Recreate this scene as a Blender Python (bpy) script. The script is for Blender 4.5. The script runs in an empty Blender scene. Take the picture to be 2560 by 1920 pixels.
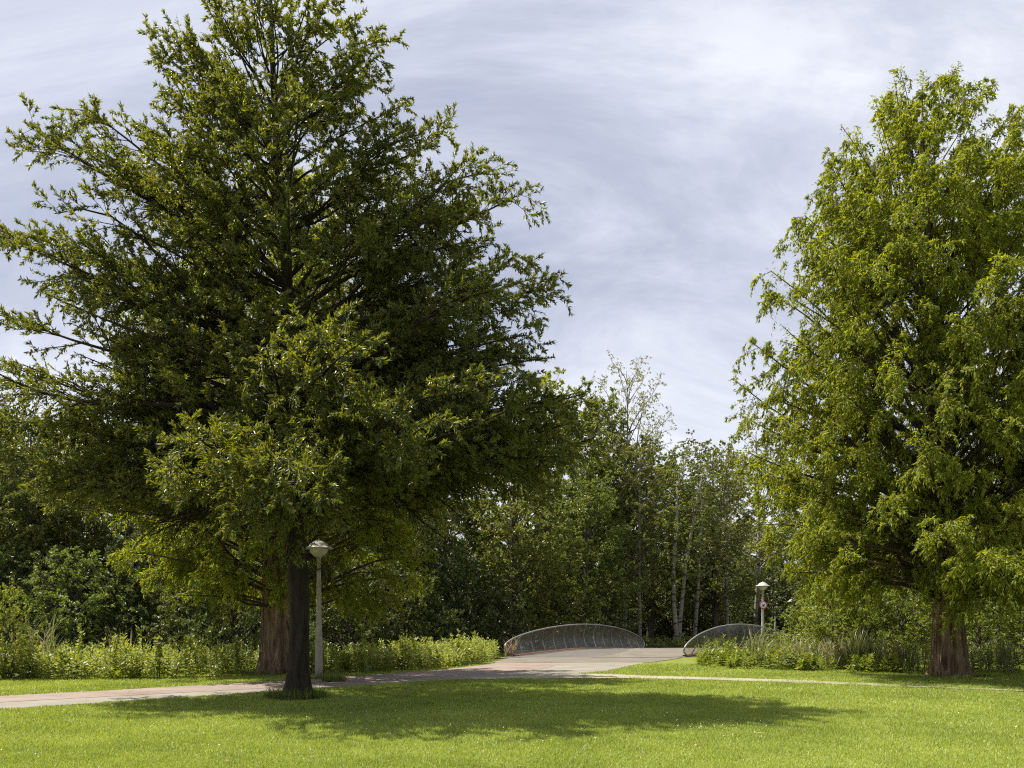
import bpy, math, numpy as np
from mathutils import Vector
R = math.radians
scene = bpy.context.scene
C = scene.collection

# ------------------------------------------------------------------ camera
F = 2133.3          # focal length in photo pixels (2560 wide), 30 mm on 36 mm
HZ, EYE = 1554.0, 1.65
cam_d = bpy.data.cameras.new("camera")
cam = bpy.data.objects.new("camera", cam_d); C.objects.link(cam)
cam.location = (0, 0, EYE); cam.rotation_euler = (R(90), 0, 0)
cam_d.lens = 30; cam_d.sensor_width = 36; cam_d.shift_y = (HZ - 960) / 2560
cam_d.clip_start = 0.1; cam_d.clip_end = 6000
scene.camera = cam
def W(px, Y): return (px - 1280) * Y / F            # lateral metres of a photo column at depth Y
def H(py, Y): return EYE + (HZ - py) * Y / F        # height of a photo row at depth Y

# ------------------------------------------------------------------ light
SUN_EL, SUN_AZ = 59.0, -67.0                         # azimuth clockwise from +Y
sun_dir = Vector((math.sin(R(SUN_AZ)) * math.cos(R(SUN_EL)), math.cos(R(SUN_AZ)) * math.cos(R(SUN_EL)), math.sin(R(SUN_EL))))
sl = bpy.data.lights.new("sun", 'SUN'); sl.energy = 5.0; sl.angle = R(0.55); sl.color = (1.0, 0.94, 0.82)
so = bpy.data.objects.new("sun", sl); C.objects.link(so)
so.rotation_euler = sun_dir.to_track_quat('Z', 'Y').to_euler(); so.location = (-20, 20, 40)

world = bpy.data.worlds.new("World"); scene.world = world; world.use_nodes = True
nt = world.node_tree; nt.nodes.clear()
def nn(tree, typ, **kw):
    n = tree.nodes.new(typ)
    for k, v in kw.items():
        if k.startswith('i_'): n.inputs[k[2:].replace('_', ' ')].default_value = v
        else: setattr(n, k, v)
    return n
def lk(tree, a, b): tree.links.new(a, b)
sky = nn(nt, 'ShaderNodeTexSky'); sky.sky_type = 'NISHITA'; sky.sun_disc = False
sky.sun_elevation = R(SUN_EL); sky.sun_rotation = R(SUN_AZ); sky.air_density = 1.0; sky.dust_density = 1.5; sky.ozone_density = 2.0
tc = nn(nt, 'ShaderNodeTexCoord')
sep = nn(nt, 'ShaderNodeSeparateXYZ'); lk(nt, tc.outputs['Generated'], sep.inputs[0])
zz = nn(nt, 'ShaderNodeMath', operation='ADD'); zz.inputs[1].default_value = 1.1; lk(nt, sep.outputs['Z'], zz.inputs[0])
zm = nn(nt, 'ShaderNodeMath', operation='MAXIMUM'); zm.inputs[1].default_value = 0.05; lk(nt, zz.outputs[0], zm.inputs[0])
dx = nn(nt, 'ShaderNodeMath', operation='DIVIDE'); lk(nt, sep.outputs['X'], dx.inputs[0]); lk(nt, zm.outputs[0], dx.inputs[1])
dy = nn(nt, 'ShaderNodeMath', operation='DIVIDE'); lk(nt, sep.outputs['Y'], dy.inputs[0]); lk(nt, zm.outputs[0], dy.inputs[1])
cmb = nn(nt, 'ShaderNodeCombineXYZ'); lk(nt, dx.outputs[0], cmb.inputs[0]); lk(nt, dy.outputs[0], cmb.inputs[1])
def cloud(rot, sc, nscale, detail, rough, dist, loc=(0, 0, 0)):
    m = nn(nt, 'ShaderNodeMapping'); m.inputs['Rotation'].default_value = (0, 0, R(rot)); m.inputs['Scale'].default_value = sc
    m.inputs['Location'].default_value = loc
    lk(nt, cmb.outputs[0], m.inputs['Vector'])
    n = nn(nt, 'ShaderNodeTexNoise'); n.inputs['Scale'].default_value = nscale; n.inputs['Detail'].default_value = detail
    n.inputs['Roughness'].default_value = rough; n.inputs['Distortion'].default_value = dist
    lk(nt, m.outputs[0], n.inputs['Vector']); return n.outputs['Fac']
def rng_(v, a, b, c=0.0, d=1.0, smooth=True):
    m = nn(nt, 'ShaderNodeMapRange'); m.interpolation_type = 'SMOOTHSTEP' if smooth else 'LINEAR'
    for k, x in zip(('From Min', 'From Max', 'To Min', 'To Max'), (a, b, c, d)): m.inputs[k].default_value = x
    lk(nt, v, m.inputs['Value']); return m.outputs[0]
c1 = rng_(cloud(38, (0.8, 1.25, 1), 1.5, 4, 0.5, 0.3, (3.3, 1.9, 0)), 0.38, 0.72)
c2 = rng_(cloud(40, (0.7, 1.9, 1), 4.6, 10, 0.64, 0.55, (0.3, 5.2, 0)), 0.36, 0.70)
c3 = rng_(cloud(66, (0.5, 2.6, 1), 4.4, 9, 0.62, 0.5, (7.7, 1.2, 0)), 0.45, 0.76)
mx = nn(nt, 'ShaderNodeMath', operation='MULTIPLY'); lk(nt, c1, mx.inputs[0]); mx.inputs[1].default_value = 0.50
m2 = nn(nt, 'ShaderNodeMath', operation='MULTIPLY_ADD'); lk(nt, c2, m2.inputs[0]); m2.inputs[1].default_value = 0.60; lk(nt, mx.outputs[0], m2.inputs[2])
m3 = nn(nt, 'ShaderNodeMath', operation='MULTIPLY_ADD'); lk(nt, c3, m3.inputs[0]); m3.inputs[1].default_value = 0.40; lk(nt, m2.outputs[0], m3.inputs[2])
hzf = rng_(sep.outputs['Z'], 0.05, 0.40, 0.40, 0.0)
m4 = nn(nt, 'ShaderNodeMath', operation='ADD'); m4.use_clamp = True; lk(nt, m3.outputs[0], m4.inputs[0]); lk(nt, hzf, m4.inputs[1])
cr = nn(nt, 'ShaderNodeValToRGB')
cr.color_ramp.elements[0].position = 0.05; cr.color_ramp.elements[0].color = (2.95, 3.2, 4.1, 1)
cr.color_ramp.elements[1].position = 0.95; cr.color_ramp.elements[1].color = (5.8, 5.95, 6.5, 1)
lk(nt, m4.outputs[0], cr.inputs[0])
mixc = nn(nt, 'ShaderNodeMix', data_type='RGBA'); mixc.inputs[0].default_value = 0.92
lk(nt, sky.outputs[0], mixc.inputs[6]); lk(nt, cr.outputs[0], mixc.inputs[7])
bg = nn(nt, 'ShaderNodeBackground'); bg.inputs[1].default_value = 0.085; lk(nt, mixc.outputs[2], bg.inputs[0])
wo = nn(nt, 'ShaderNodeOutputWorld'); lk(nt, bg.outputs[0], wo.inputs[0])

scene.view_settings.view_transform = 'Standard'; scene.view_settings.look = 'None'
scene.view_settings.exposure = 0.95; scene.view_settings.gamma = 1
scene.cycles.use_denoising = False; scene.cycles.filter_width = 1.15; scene.cycles.max_bounces = 6; scene.cycles.diffuse_bounces = 4; scene.cycles.glossy_bounces = 2
scene.cycles.transmission_bounces = 4; scene.cycles.transparent_max_bounces = 12
scene.cycles.caustics_reflective = False; scene.cycles.caustics_refractive = False

# ------------------------------------------------------------------ helpers
def tag(o, label=None, cat=None, group=None, kind=None):
    if label: o['label'] = label
    if cat: o['category'] = cat
    if group: o['group'] = group
    if kind: o['kind'] = kind
    return o
def empty(name, loc, rz=0, label=None, cat=None, group=None):
    o = bpy.data.objects.new(name, None); C.objects.link(o); o.location = loc; o.rotation_euler = (0, 0, rz)
    return tag(o, label, cat, group)
def mesh_np(name, V, faces, rnd=None, smooth=False):
    """V (n,3); faces list of (m,k) int arrays"""
    me = bpy.data.meshes.new(name)
    V = np.ascontiguousarray(V, dtype=np.float32)
    me.vertices.add(len(V)); me.vertices.foreach_set('co', V.ravel())
    fl = [np.asarray(f, dtype=np.int32) for f in faces if len(f)]
    loops = np.concatenate([f.ravel() for f in fl]); tot = np.concatenate([np.full(len(f), f.shape[1], np.int32) for f in fl])
    me.loops.add(len(loops)); me.loops.foreach_set('vertex_index', loops)
    me.polygons.add(len(tot)); st = np.zeros(len(tot), np.int32); st[1:] = np.cumsum(tot)[:-1]
    me.polygons.foreach_set('loop_start', st); me.polygons.foreach_set('loop_total', tot)
    if smooth: me.polygons.foreach_set('use_smooth', np.ones(len(tot), bool))
    me.update(calc_edges=True)
    if rnd is not None:
        a = me.attributes.new('rnd', 'FLOAT', 'FACE'); a.data.foreach_set('value', np.asarray(rnd, np.float32))
    me.validate()
    return me
def link(name, me, mat, parent=None, loc=None):
    o = bpy.data.objects.new(name, me); C.objects.link(o)
    if mat is not None and not me.materials: me.materials.append(mat)
    if parent: o.parent = parent
    if loc is not None: o.location = loc
    return o
class MB:
    def __init__(s): s.v = []; s.q = []; s.t = []; s.n = 0
    def add(s, V, quads=None, tris=None):
        V = np.asarray(V, float).reshape(-1, 3)
        if quads is not None and len(quads): s.q.append(np.asarray(quads) + s.n)
        if tris is not None and len(tris): s.t.append(np.asarray(tris) + s.n)
        s.v.append(V); s.n += len(V)
    def mesh(s, name, smooth=False, rnd=None):
        f = []
        if s.q: f.append(np.concatenate(s.q))
        if s.t: f.append(np.concatenate(s.t))
        return mesh_np(name, np.concatenate(s.v), f, rnd, smooth)
def norm(v): return v / np.maximum(np.linalg.norm(v, axis=-1, keepdims=True), 1e-9)
def sheet_rings(rings, closed=True):
    """rings (K,S,3) -> quads between successive rings"""
    K, S = rings.shape[:2]
    k = np.arange(K - 1)[:, None]; s = np.arange(S if closed else S - 1)[None, :]; s2 = (s + 1) % S
    return np.stack([k * S + s, k * S + s2, (k + 1) * S + s2, (k + 1) * S + s], -1).reshape(-1, 4)
def tube(mb, pts, rad, S=8, caps=True, mod=None):
    pts = np.asarray(pts, float); K = len(pts); rad = np.broadcast_to(np.asarray(rad, float), (K,))
    tan = norm(np.gradient(pts, axis=0))
    ref = np.array([0, 0, 1.0]) if abs(tan[:, 2]).mean() < 0.8 else np.array([1.0, 0, 0])
    a = norm(np.cross(tan, ref)); b = np.cross(a, tan)
    th = np.linspace(0, 2 * np.pi, S, endpoint=False)
    m = np.ones((K, S)) if mod is None else mod(pts, th)
    ring = pts[:, None] + (a[:, None] * np.cos(th)[None, :, None] + b[:, None] * np.sin(th)[None, :, None]) * (rad[:, None] * m)[..., None]
    V = ring.reshape(-1, 3); q = sheet_rings(ring); t = []
    if caps:
        V = np.vstack([V, pts[0], pts[-1]]); n = K * S
        for s in range(S):
            t.append([n, (s + 1) % S, s]); t.append([n + 1, (K - 1) * S + s, (K - 1) * S + (s + 1) % S])
    mb.add(V, q, t)
def lathe(mb, prof, c=(0, 0, 0), S=24):
    th = np.linspace(0, 2 * np.pi, S, endpoint=False)
    prof = np.asarray(prof, float)
    ring = np.stack([np.outer(prof[:, 0], np.cos(th)), np.outer(prof[:, 0], np.sin(th)), np.repeat(prof[:, 1:2], S, 1)], -1) + np.asarray(c)
    mb.add(ring.reshape(-1, 3), sheet_rings(ring))
def box(mb, c, s, rz=0):
    v = np.array([[x, y, z] for x in (-.5, .5) for y in (-.5, .5) for z in (-.5, .5)]) * s
    ca, sa = math.cos(rz), math.sin(rz)
    v = np.stack([v[:, 0] * ca - v[:, 1] * sa, v[:, 0] * sa + v[:, 1] * ca, v[:, 2]], -1) + c
    mb.add(v, [[0, 1, 3, 2], [4, 6, 7, 5], [0, 4, 5, 1], [2, 3, 7, 6], [0, 2, 6, 4], [1, 5, 7, 3]])
def inpoly(P, poly):
    x, y = P[:, 0], P[:, 1]; ins = np.zeros(len(P), bool); n = len(poly)
    for i in range(n):
        x1, y1 = poly[i]; x2, y2 = poly[(i + 1) % n]
        c = ((y1 > y) != (y2 > y)) & (x < (x2 - x1) * (y - y1) / (y2 - y1 + 1e-12) + x1)
        ins ^= c
    return ins
def vnoise(P, sc, seed=0):
    """cheap smooth value noise on xy, 0..1"""
    g = np.random.default_rng(seed).random((256, 256)); q = P[:, :2] * sc + 1000.3
    i = np.floor(q).astype(int); f = q - i; f = f * f * (3 - 2 * f); i0 = i % 256; i1 = (i + 1) % 256
    return (g[i0[:, 0], i0[:, 1]] * (1 - f[:, 0]) + g[i1[:, 0], i0[:, 1]] * f[:, 0]) * (1 - f[:, 1]) + (g[i0[:, 0], i1[:, 1]] * (1 - f[:, 0]) + g[i1[:, 0], i1[:, 1]] * f[:, 0]) * f[:, 1]

# ------------------------------------------------------------------ materials
def newmat(name):
    m = bpy.data.materials.new(name); m.use_nodes = True; t = m.node_tree; t.nodes.clear()
    o = nn(t, 'ShaderNodeOutputMaterial'); p = nn(t, 'ShaderNodeBsdfPrincipled'); lk(t, p.outputs[0], o.inputs[0])
    return m, t, p, o
def mixrgb(t, f, a, b, blend='MIX'):
    n = nn(t, 'ShaderNodeMix', data_type='RGBA', blend_type=blend)
    for k, v in ((0, f), (6, a), (7, b)):
        if hasattr(v, 'is_output'): lk(t, v, n.inputs[k])
        else: n.inputs[k].default_value = v if k == 0 else (tuple(v) + (1,) if len(v) == 3 else v)
    return n.outputs[2]
def noise(t, scale, detail=4, rough=0.55, sc=(1, 1, 1), dist=0.0, world=False):
    c = nn(t, 'ShaderNodeTexCoord'); m = nn(t, 'ShaderNodeMapping'); m.inputs['Scale'].default_value = sc
    if world:
        g = nn(t, 'ShaderNodeNewGeometry'); lk(t, g.outputs['Position'], m.inputs['Vector'])
    else: lk(t, c.outputs['Object'], m.inputs['Vector'])
    n = nn(t, 'ShaderNodeTexNoise'); n.inputs['Scale'].default_value = scale; n.inputs['Detail'].default_value = detail
    n.inputs['Roughness'].default_value = rough; n.inputs['Distortion'].default_value = dist
    lk(t, m.outputs[0], n.inputs['Vector']); return n.outputs['Fac']
def mrange(t, v, a, b, c=0.0, d=1.0):
    m = nn(t, 'ShaderNodeMapRange')
    for k, x in zip(('From Min', 'From Max', 'To Min', 'To Max'), (a, b, c, d)): m.inputs[k].default_value = x
    lk(t, v, m.inputs['Value']); return m.outputs[0]
def bump(t, p, h, strength=0.5, dist=0.02):
    b = nn(t, 'ShaderNodeBump'); b.inputs['Strength'].default_value = strength; b.inputs['Distance'].default_value = dist
    lk(t, h, b.inputs['Height']); lk(t, b.outputs[0], p.inputs['Normal'])
def leafmat(name, dark, light, trans=0.38, rough=0.42, spec=0.45, nscale=0.6, tcol=None, vary=False):
    m, t, p, o = newmat(name)
    at = nn(t, 'ShaderNodeAttribute', attribute_name='rnd')
    n = mrange(t, noise(t, nscale, 2, world=True), 0.3, 0.7, 0, 1)
    mm = nn(t, 'ShaderNodeMath', operation='MULTIPLY_ADD'); lk(t, at.outputs['Fac'], mm.inputs[0]); mm.inputs[1].default_value = 0.65
    h = nn(t, 'ShaderNodeMath', operation='MULTIPLY'); lk(t, n, h.inputs[0]); h.inputs[1].default_value = 0.35; lk(t, h.outputs[0], mm.inputs[2])
    col = mixrgb(t, mm.outputs[0], dark, light)
    lk(t, col, p.inputs['Base Color']); p.inputs['Roughness'].default_value = rough; p.inputs['Specular IOR Level'].default_value = spec
    if vary:
        oi = nn(t, 'ShaderNodeObjectInfo'); hs = nn(t, 'ShaderNodeHueSaturation')
        lk(t, mrange(t, oi.outputs['Random'], 0, 1, 0.7, 1.35), hs.inputs['Value'])
        w_ = nn(t, 'ShaderNodeMath', operation='FRACT'); w2 = nn(t, 'ShaderNodeMath', operation='MULTIPLY'); w2.inputs[1].default_value = 7.31
        lk(t, oi.outputs['Random'], w2.inputs[0]); lk(t, w2.outputs[0], w_.inputs[0]); lk(t, mrange(t, w_.outputs[0], 0, 1, 0.485, 0.52), hs.inputs['Hue'])
        lk(t, col, hs.inputs['Color']); col = hs.outputs[0]; lk(t, col, p.inputs['Base Color'])
    tr = nn(t, 'ShaderNodeBsdfTranslucent')
    lk(t, mixrgb(t, 1.0, col, tcol or (1.5, 1.35, 0.5), 'MULTIPLY'), tr.inputs['Color'])
    ms = nn(t, 'ShaderNodeMixShader'); ms.inputs[0].default_value = trans
    lk(t, p.outputs[0], ms.inputs[1]); lk(t, tr.outputs[0], ms.inputs[2]); lk(t, ms.outputs[0], o.inputs[0])
    return m
def barkmat(name, a, b, vscale=(1, 1, 0.12), scale=14, bstr=0.8, patches=None):
    m, t, p, o = newmat(name)
    n = noise(t, scale, 6, 0.62, vscale, 0.6)
    n2 = noise(t, 2.2, 4, 0.6, (1, 1, 0.4))
    col = mixrgb(t, mrange(t, n, 0.35, 0.65), a, b)
    col = mixrgb(t, mrange(t, n2, 0.35, 0.7, 0, 0.45), col, tuple(x * 0.5 for x in a))
    if patches: col = mixrgb(t, mrange(t, noise(t, patches[1], 3, 0.5, (0.6, 0.6, 2.4)), 0.55, 0.6), col, patches[0])
    lk(t, col, p.inputs['Base Color']); p.inputs['Roughness'].default_value = 0.9; p.inputs['Specular IOR Level'].default_value = 0.2
    bump(t, p, n, bstr, 0.05); return m
M = {}
M['oak_leaf'] = leafmat('oak_leaf', (0.052, 0.073, 0.019), (0.172, 0.195, 0.050), 0.42, 0.43, 0.5, 0.5, (2.1, 1.85, 0.4))
M['redwood_leaf'] = leafmat('redwood_leaf', (0.112, 0.152, 0.016), (0.305, 0.350, 0.044), 0.48, 0.55, 0.3, 0.7, (1.7, 1.5, 0.4))
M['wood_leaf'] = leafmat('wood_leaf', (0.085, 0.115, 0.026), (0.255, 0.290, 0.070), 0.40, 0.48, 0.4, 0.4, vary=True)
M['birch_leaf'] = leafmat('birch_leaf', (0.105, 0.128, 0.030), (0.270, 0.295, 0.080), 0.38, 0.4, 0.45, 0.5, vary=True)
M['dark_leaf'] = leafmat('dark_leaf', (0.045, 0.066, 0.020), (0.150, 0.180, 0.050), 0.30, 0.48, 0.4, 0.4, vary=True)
M['bush_leaf'] = leafmat('bush_leaf', (0.110, 0.150, 0.022), (0.230, 0.280, 0.045), 0.42, 0.42, 0.4, 0.6)
M['nettle'] = leafmat('nettle', (0.170, 0.210, 0.045), (0.340, 0.390, 0.100), 0.40, 0.5, 0.35, 1.0)
M['bramble'] = leafmat('bramble', (0.100, 0.135, 0.025), (0.235, 0.275, 0.065), 0.35, 0.4, 0.45, 1.0)
M['reed'] = leafmat('reed', (0.12, 0.15, 0.07), (0.26, 0.28, 0.15), 0.3, 0.45, 0.4, 1.5)
M['dry_reed'] = leafmat('dry_reed', (0.22, 0.15, 0.08), (0.40, 0.31, 0.19), 0.25, 0.6, 0.3, 1.5, (1, 1, 1))
M['grass'] = leafmat('grass', (0.150, 0.215, 0.032), (0.375, 0.450, 0.105), 0.42, 0.45, 0.4, 0.45, (1.3, 1.2, 0.45))
M['tuft'] = leafmat('tuft', (0.075, 0.11, 0.02), (0.20, 0.24, 0.07), 0.35, 0.5, 0.3, 1.2)
M['oak_bark'] = barkmat('oak_bark', (0.018, 0.014, 0.010), (0.052, 0.042, 0.030))
M['redwood_bark'] = barkmat('redwood_bark', (0.060, 0.036, 0.022), (0.36, 0.25, 0.165), (1, 1, 0.13), 8, 1.0)
M['wood_bark'] = barkmat('wood_bark', (0.05, 0.042, 0.033), (0.13, 0.115, 0.09))
M['birch_bark'] = barkmat('birch_bark', (0.17, 0.155, 0.125), (0.32, 0.295, 0.24), (0.7, 0.7, 1.5), 6, 0.3, ((0.05, 0.045, 0.04), 2.2))
M['limb_bark'] = barkmat('limb_bark', (0.045, 0.035, 0.026), (0.10, 0.08, 0.06))
M['dead_wood'] = barkmat('dead_wood', (0.30, 0.29, 0.26), (0.45, 0.43, 0.39), (1, 1, .2), 10, .4)

def simple(name, col, rough=0.6, metal=0.0, var=0.15, vs=3.0, bs=0.0):
    m, t, p, o = newmat(name)
    n = noise(t, vs, 5, 0.6)
    lk(t, mixrgb(t, mrange(t, n, 0.3, 0.7), tuple(c * (1 - var) for c in col), tuple(min(1, c * (1 + var)) for c in col)), p.inputs['Base Color'])
    p.inputs['Roughness'].default_value = rough; p.inputs['Metallic'].default_value = metal
    if bs: bump(t, p, noise(t, 60, 3), bs, 0.01)
    return m
def ground_material():
    m, t, p, o = newmat('ground_turf')
    a = noise(t, 0.25, 4, world=True); b = noise(t, 2.6, 5, 0.65, world=True); c = noise(t, 38, 4, 0.7, (1, 0.6, 1), world=True)
    col = mixrgb(t, mrange(t, b, 0.3, 0.7), (0.122, 0.162, 0.024), (0.235, 0.268, 0.055))
    col = mixrgb(t, mrange(t, a, 0.4, 0.7, 0, 0.5), col, (0.22, 0.225, 0.05))
    col = mixrgb(t, mrange(t, c, 0.35, 0.65, 0, 0.6), col, (0.075, 0.09, 0.016))
    lk(t, col, p.inputs['Base Color']); p.inputs['Roughness'].default_value = 0.95; p.inputs['Specular IOR Level'].default_value = 0.1
    bump(t, p, c, 0.6, 0.03); return m
def asphalt(name, a, b, grain=0.35, dust=None):
    m, t, p, o = newmat(name)
    n1 = noise(t, 0.9, 5, 0.6, world=True); n2 = noise(t, 55, 3, 0.7, world=True)
    col = mixrgb(t, mrange(t, n1, 0.32, 0.68), a, b)
    if dust: col = mixrgb(t, mrange(t, noise(t, 0.5, 6, 0.65, (1, 1.7, 1), world=True), 0.46, 0.62, 0, 0.8), col, dust)
    col = mixrgb(t, mrange(t, n2, 0.3, 0.7, 0, grain), col, tuple(x * 0.45 for x in a))
    lk(t, col, p.inputs['Base Color']); p.inputs['Roughness'].default_value = 0.85; p.inputs['Specular IOR Level'].default_value = 0.25
    bump(t, p, n2, 0.3, 0.006); return m
M['ground'] = ground_material()
M['red_asphalt'] = asphalt('red_asphalt', (0.200, 0.150, 0.126), (0.275, 0.212, 0.180), 0.35, (0.29, 0.235, 0.20))
M['pale_asphalt'] = asphalt('pale_asphalt', (0.195, 0.175, 0.145), (0.275, 0.250, 0.210), 0.35)
M['bridge_asphalt'] = asphalt('bridge_asphalt', (0.105, 0.096, 0.086), (0.145, 0.132, 0.115), 0.35)
M['tan_asphalt'] = asphalt('tan_asphalt', (0.145, 0.126, 0.100), (0.205, 0.180, 0.145), 0.4)
M['gravel'] = asphalt('gravel', (0.27, 0.24, 0.18), (0.37, 0.33, 0.25), 0.4)
M['lamp_grey'] = simple('lamp_grey', (0.33, 0.32, 0.28), 0.6, 0, 0.2, 4)
M['lamp_hood'] = simple('lamp_hood', (0.43, 0.42, 0.375), 0.6, 0, 0.12, 6)
M['lamp_bowl'] = simple('lamp_bowl', (0.48, 0.46, 0.41), 0.4, 0, 0.1, 5)
M['steel'] = simple('steel', (0.30, 0.29, 0.27), 0.5, 0.5, 0.15, 5)
M['dark_steel'] = simple('dark_steel', (0.16, 0.155, 0.145), 0.5, 0.4, 0.2, 5)
M['rust'] = simple('rust', (0.26, 0.13, 0.07), 0.8, 0, 0.3, 4)
M['sign_white'] = simple('sign_white', (0.75, 0.75, 0.73), 0.4, 0, 0.03)
M['sign_red'] = simple('sign_red', (0.36, 0.05, 0.07), 0.4, 0, 0.05)
M['sign_black'] = simple('sign_black', (0.05, 0.06, 0.09), 0.5, 0, 0.05)
M['daisy'] = simple('daisy', (0.72, 0.72, 0.66), 0.7, 0, 0.05)
def pole_material():
    m, t, p, o = newmat('weathered_pole')
    n = noise(t, 9, 6, 0.7, (1, 1, 0.5)); k = noise(t, 4, 4, 0.6, (1, 1, 0.6))
    col = mixrgb(t, mrange(t, n, 0.35, 0.7), (0.34, 0.32, 0.26), (0.22, 0.205, 0.155))
    col = mixrgb(t, mrange(t, k, 0.58, 0.66), col, (0.50, 0.48, 0.43))
    col = mixrgb(t, mrange(t, noise(t, 13, 5, 0.7, (1, 1, .7)), 0.62, 0.68, 0, 0.8), col, (0.09, 0.085, 0.06))
    lk(t, col, p.inputs['Base Color']); p.inputs['Roughness'].default_value = 0.8; bump(t, p, n, 0.2, 0.01); return m
M['pole'] = pole_material()
def netting():
    m, t, p, o = newmat('wire_netting')
    p.inputs['Base Color'].default_value = (0.21, 0.195, 0.17, 1); p.inputs['Roughness'].default_value = 0.45; p.inputs['Metallic'].default_value = 0.5
    tr = nn(t, 'ShaderNodeBsdfTransparent'); ms = nn(t, 'ShaderNodeMixShader')
    lk(t, mrange(t, noise(t, 1.4, 3, 0.6, (1, 1, 0.6)), 0.3, 0.7, 0.30, 0.54), ms.inputs[0])
    lk(t, tr.outputs[0], ms.inputs[1]); lk(t, p.outputs[0], ms.inputs[2]); lk(t, ms.outputs[0], o.inputs[0]); return m
M['netting'] = netting()
def water():
    m, t, p, o = newmat('canal_water')
    p.inputs['Base Color'].default_value = (0.02, 0.025, 0.015, 1); p.inputs['Roughness'].default_value = 0.08
    bump(t, p, noise(t, 3, 3, 0.5, (1, 2, 1), world=True), 0.15, 0.05); return m
M['water'] = water()

# ------------------------------------------------------------------ ground, canal, paths
canal = np.array([(-200, 30), (-45, 33), (-12, 37.5), (0, 42.5), (7, 45), (14, 43), (24, 37), (60, 33), (200, 30)], float)
def dist_canal(P):
    d = np.full(len(P), 1e9)
    for a, b in zip(canal[:-1], canal[1:]):
        ab = b - a; t = np.clip(((P - a) @ ab) / (ab @ ab), 0, 1); d = np.minimum(d, np.linalg.norm(P - (a + t[:, None] * ab), axis=1))
    return d
def ground_z(P):
    d = dist_canal(P[:, :2]); return -1.1 * (1 - np.clip((d - 2.0) / 1.6, 0, 1) ** 1.0)
xs = np.unique(np.concatenate([[-3000, -1200, -500, -200, -120], np.arange(-80, 80.1, 0.8), [120, 200, 500, 1200, 3000]]))
ys = np.unique(np.concatenate([[-600, -100, -20, 0, 10, 20, 26], np.arange(28, 52.1, 0.6), [60, 80, 120, 200, 500, 1200, 4000]]))
gx, gy = np.meshgrid(xs, ys); P = np.stack([gx.ravel(), gy.ravel(), np.zeros(gx.size)], -1)
P[:, 2] = ground_z(P)
i, j = np.meshgrid(np.arange(len(xs) - 1), np.arange(len(ys) - 1)); n = len(xs)
q = np.stack([j * n + i, j * n + i + 1, (j + 1) * n + i + 1, (j + 1) * n + i], -1).reshape(-1, 4)
tag(link('ground', mesh_np('ground', P, [q]), M['ground']), kind='structure')
mb = MB(); nrm = norm(np.stack([-np.gradient(canal[:, 1]), np.gradient(canal[:, 0])], -1))
ring = np.stack([canal - nrm * 3.4, canal + nrm * 3.4], 1); ring = np.concatenate([ring, np.full(ring.shape[:2] + (1,), -0.72)], -1)
mb.add(ring.reshape(-1, 3), sheet_rings(ring, False)); tag(link('water', mb.mesh('water'), M['water']), kind='structure')

def smooth_line(pts, n=14):
    pts = [np.array(p, float) for p in pts]; out = []
    pts = [2 * pts[0] - pts[1]] + pts + [2 * pts[-1] - pts[-2]]
    for k in range(1, len(pts) - 2):
        p0, p1, p2, p3 = pts[k - 1:k + 3]
        for t in np.linspace(0, 1, n, endpoint=False):
            out.append(0.5 * (2 * p1 + (p2 - p0) * t + (2 * p0 - 5 * p1 + 4 * p2 - p3) * t * t + (-p0 + 3 * p1 - 3 * p2 + p3) * t ** 3))
    out.append(pts[-2]); return np.array(out)
def ragged(line, amp, seed):
    k = vnoise(np.stack([np.arange(len(line)) * 0.37, np.zeros(len(line))], -1), 1.0, seed) - 0.5
    k2 = vnoise(np.stack([np.arange(len(line)) * 1.3, np.zeros(len(line))], -1), 1.0, seed + 1) - 0.5
    tn = norm(np.gradient(line, axis=0)); nv = np.stack([-tn[:, 1], tn[:, 0]], -1)
    return line + nv * ((k * 2 + k2) * amp)[:, None]
def resample(l, n):
    s = np.concatenate([[0], np.cumsum(np.linalg.norm(np.diff(l, axis=0), axis=1))]); u = np.linspace(0, s[-1], n)
    return np.stack([np.interp(u, s, l[:, k]) for k in range(2)], -1)
def strip(name, A, B, z, mat, n=90, zf=None):
    A, B = resample(A, n), resample(B, n); m = 7
    g = np.stack([A + (B - A) * t for t in np.linspace(0, 1, m)], 1)
    zz_ = np.full(g.shape[:2] + (1,), z) if zf is None else (zf(g.reshape(-1, 2)).reshape(g.shape[:2] + (1,)) + z)
    g = np.concatenate([g, zz_], -1); b = MB(); b.add(g.reshape(-1, 3), sheet_rings(g, False)); 
    return tag(link(name, b.mesh(name, True), mat), kind='structure')
far_e = smooth_line([(-40, -9), (-16, 14.2), (-11.3, 18.8), (-6.3, 23.7), (-5.1, 25.3), (-2.4, 29.3), (-0.9, 33), (-0.4, 36), (-0.1, 39.4)])
mid_e = smooth_line([(-38.7, -10.6), (-15, 12.9), (-10.35, 17.4), (-5.6, 21.5), (-4.4, 22.9), (-2.0, 25.9), (0.1, 28.2), (1.3, 30.6), (1.5, 33), (-0.6, 35.2)])
near_e = smooth_line([(-37.8, -11.8), (-14, 11.6), (-9.6, 16), (-5.4, 20.3), (-4.3, 21.5), (-1.95, 23.9), (-0.1, 25.1), (1.6, 26.4), (3.0, 28.2), (4.2, 31), (5.4, 34.2), (6.6, 36.6), (7.6, 39.2)])
far_r = ragged(far_e, 0.11, 1); near_r = ragged(near_e, 0.14, 3)
far_red = far_r[far_r[:, 1] < 35.4]
strip('footpath', far_r, near_r, 0.006, M['pale_asphalt'], 160)
strip('cycle_path', far_red, ragged(mid_e, 0.03, 5), 0.011, M['red_asphalt'], 140)
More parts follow.
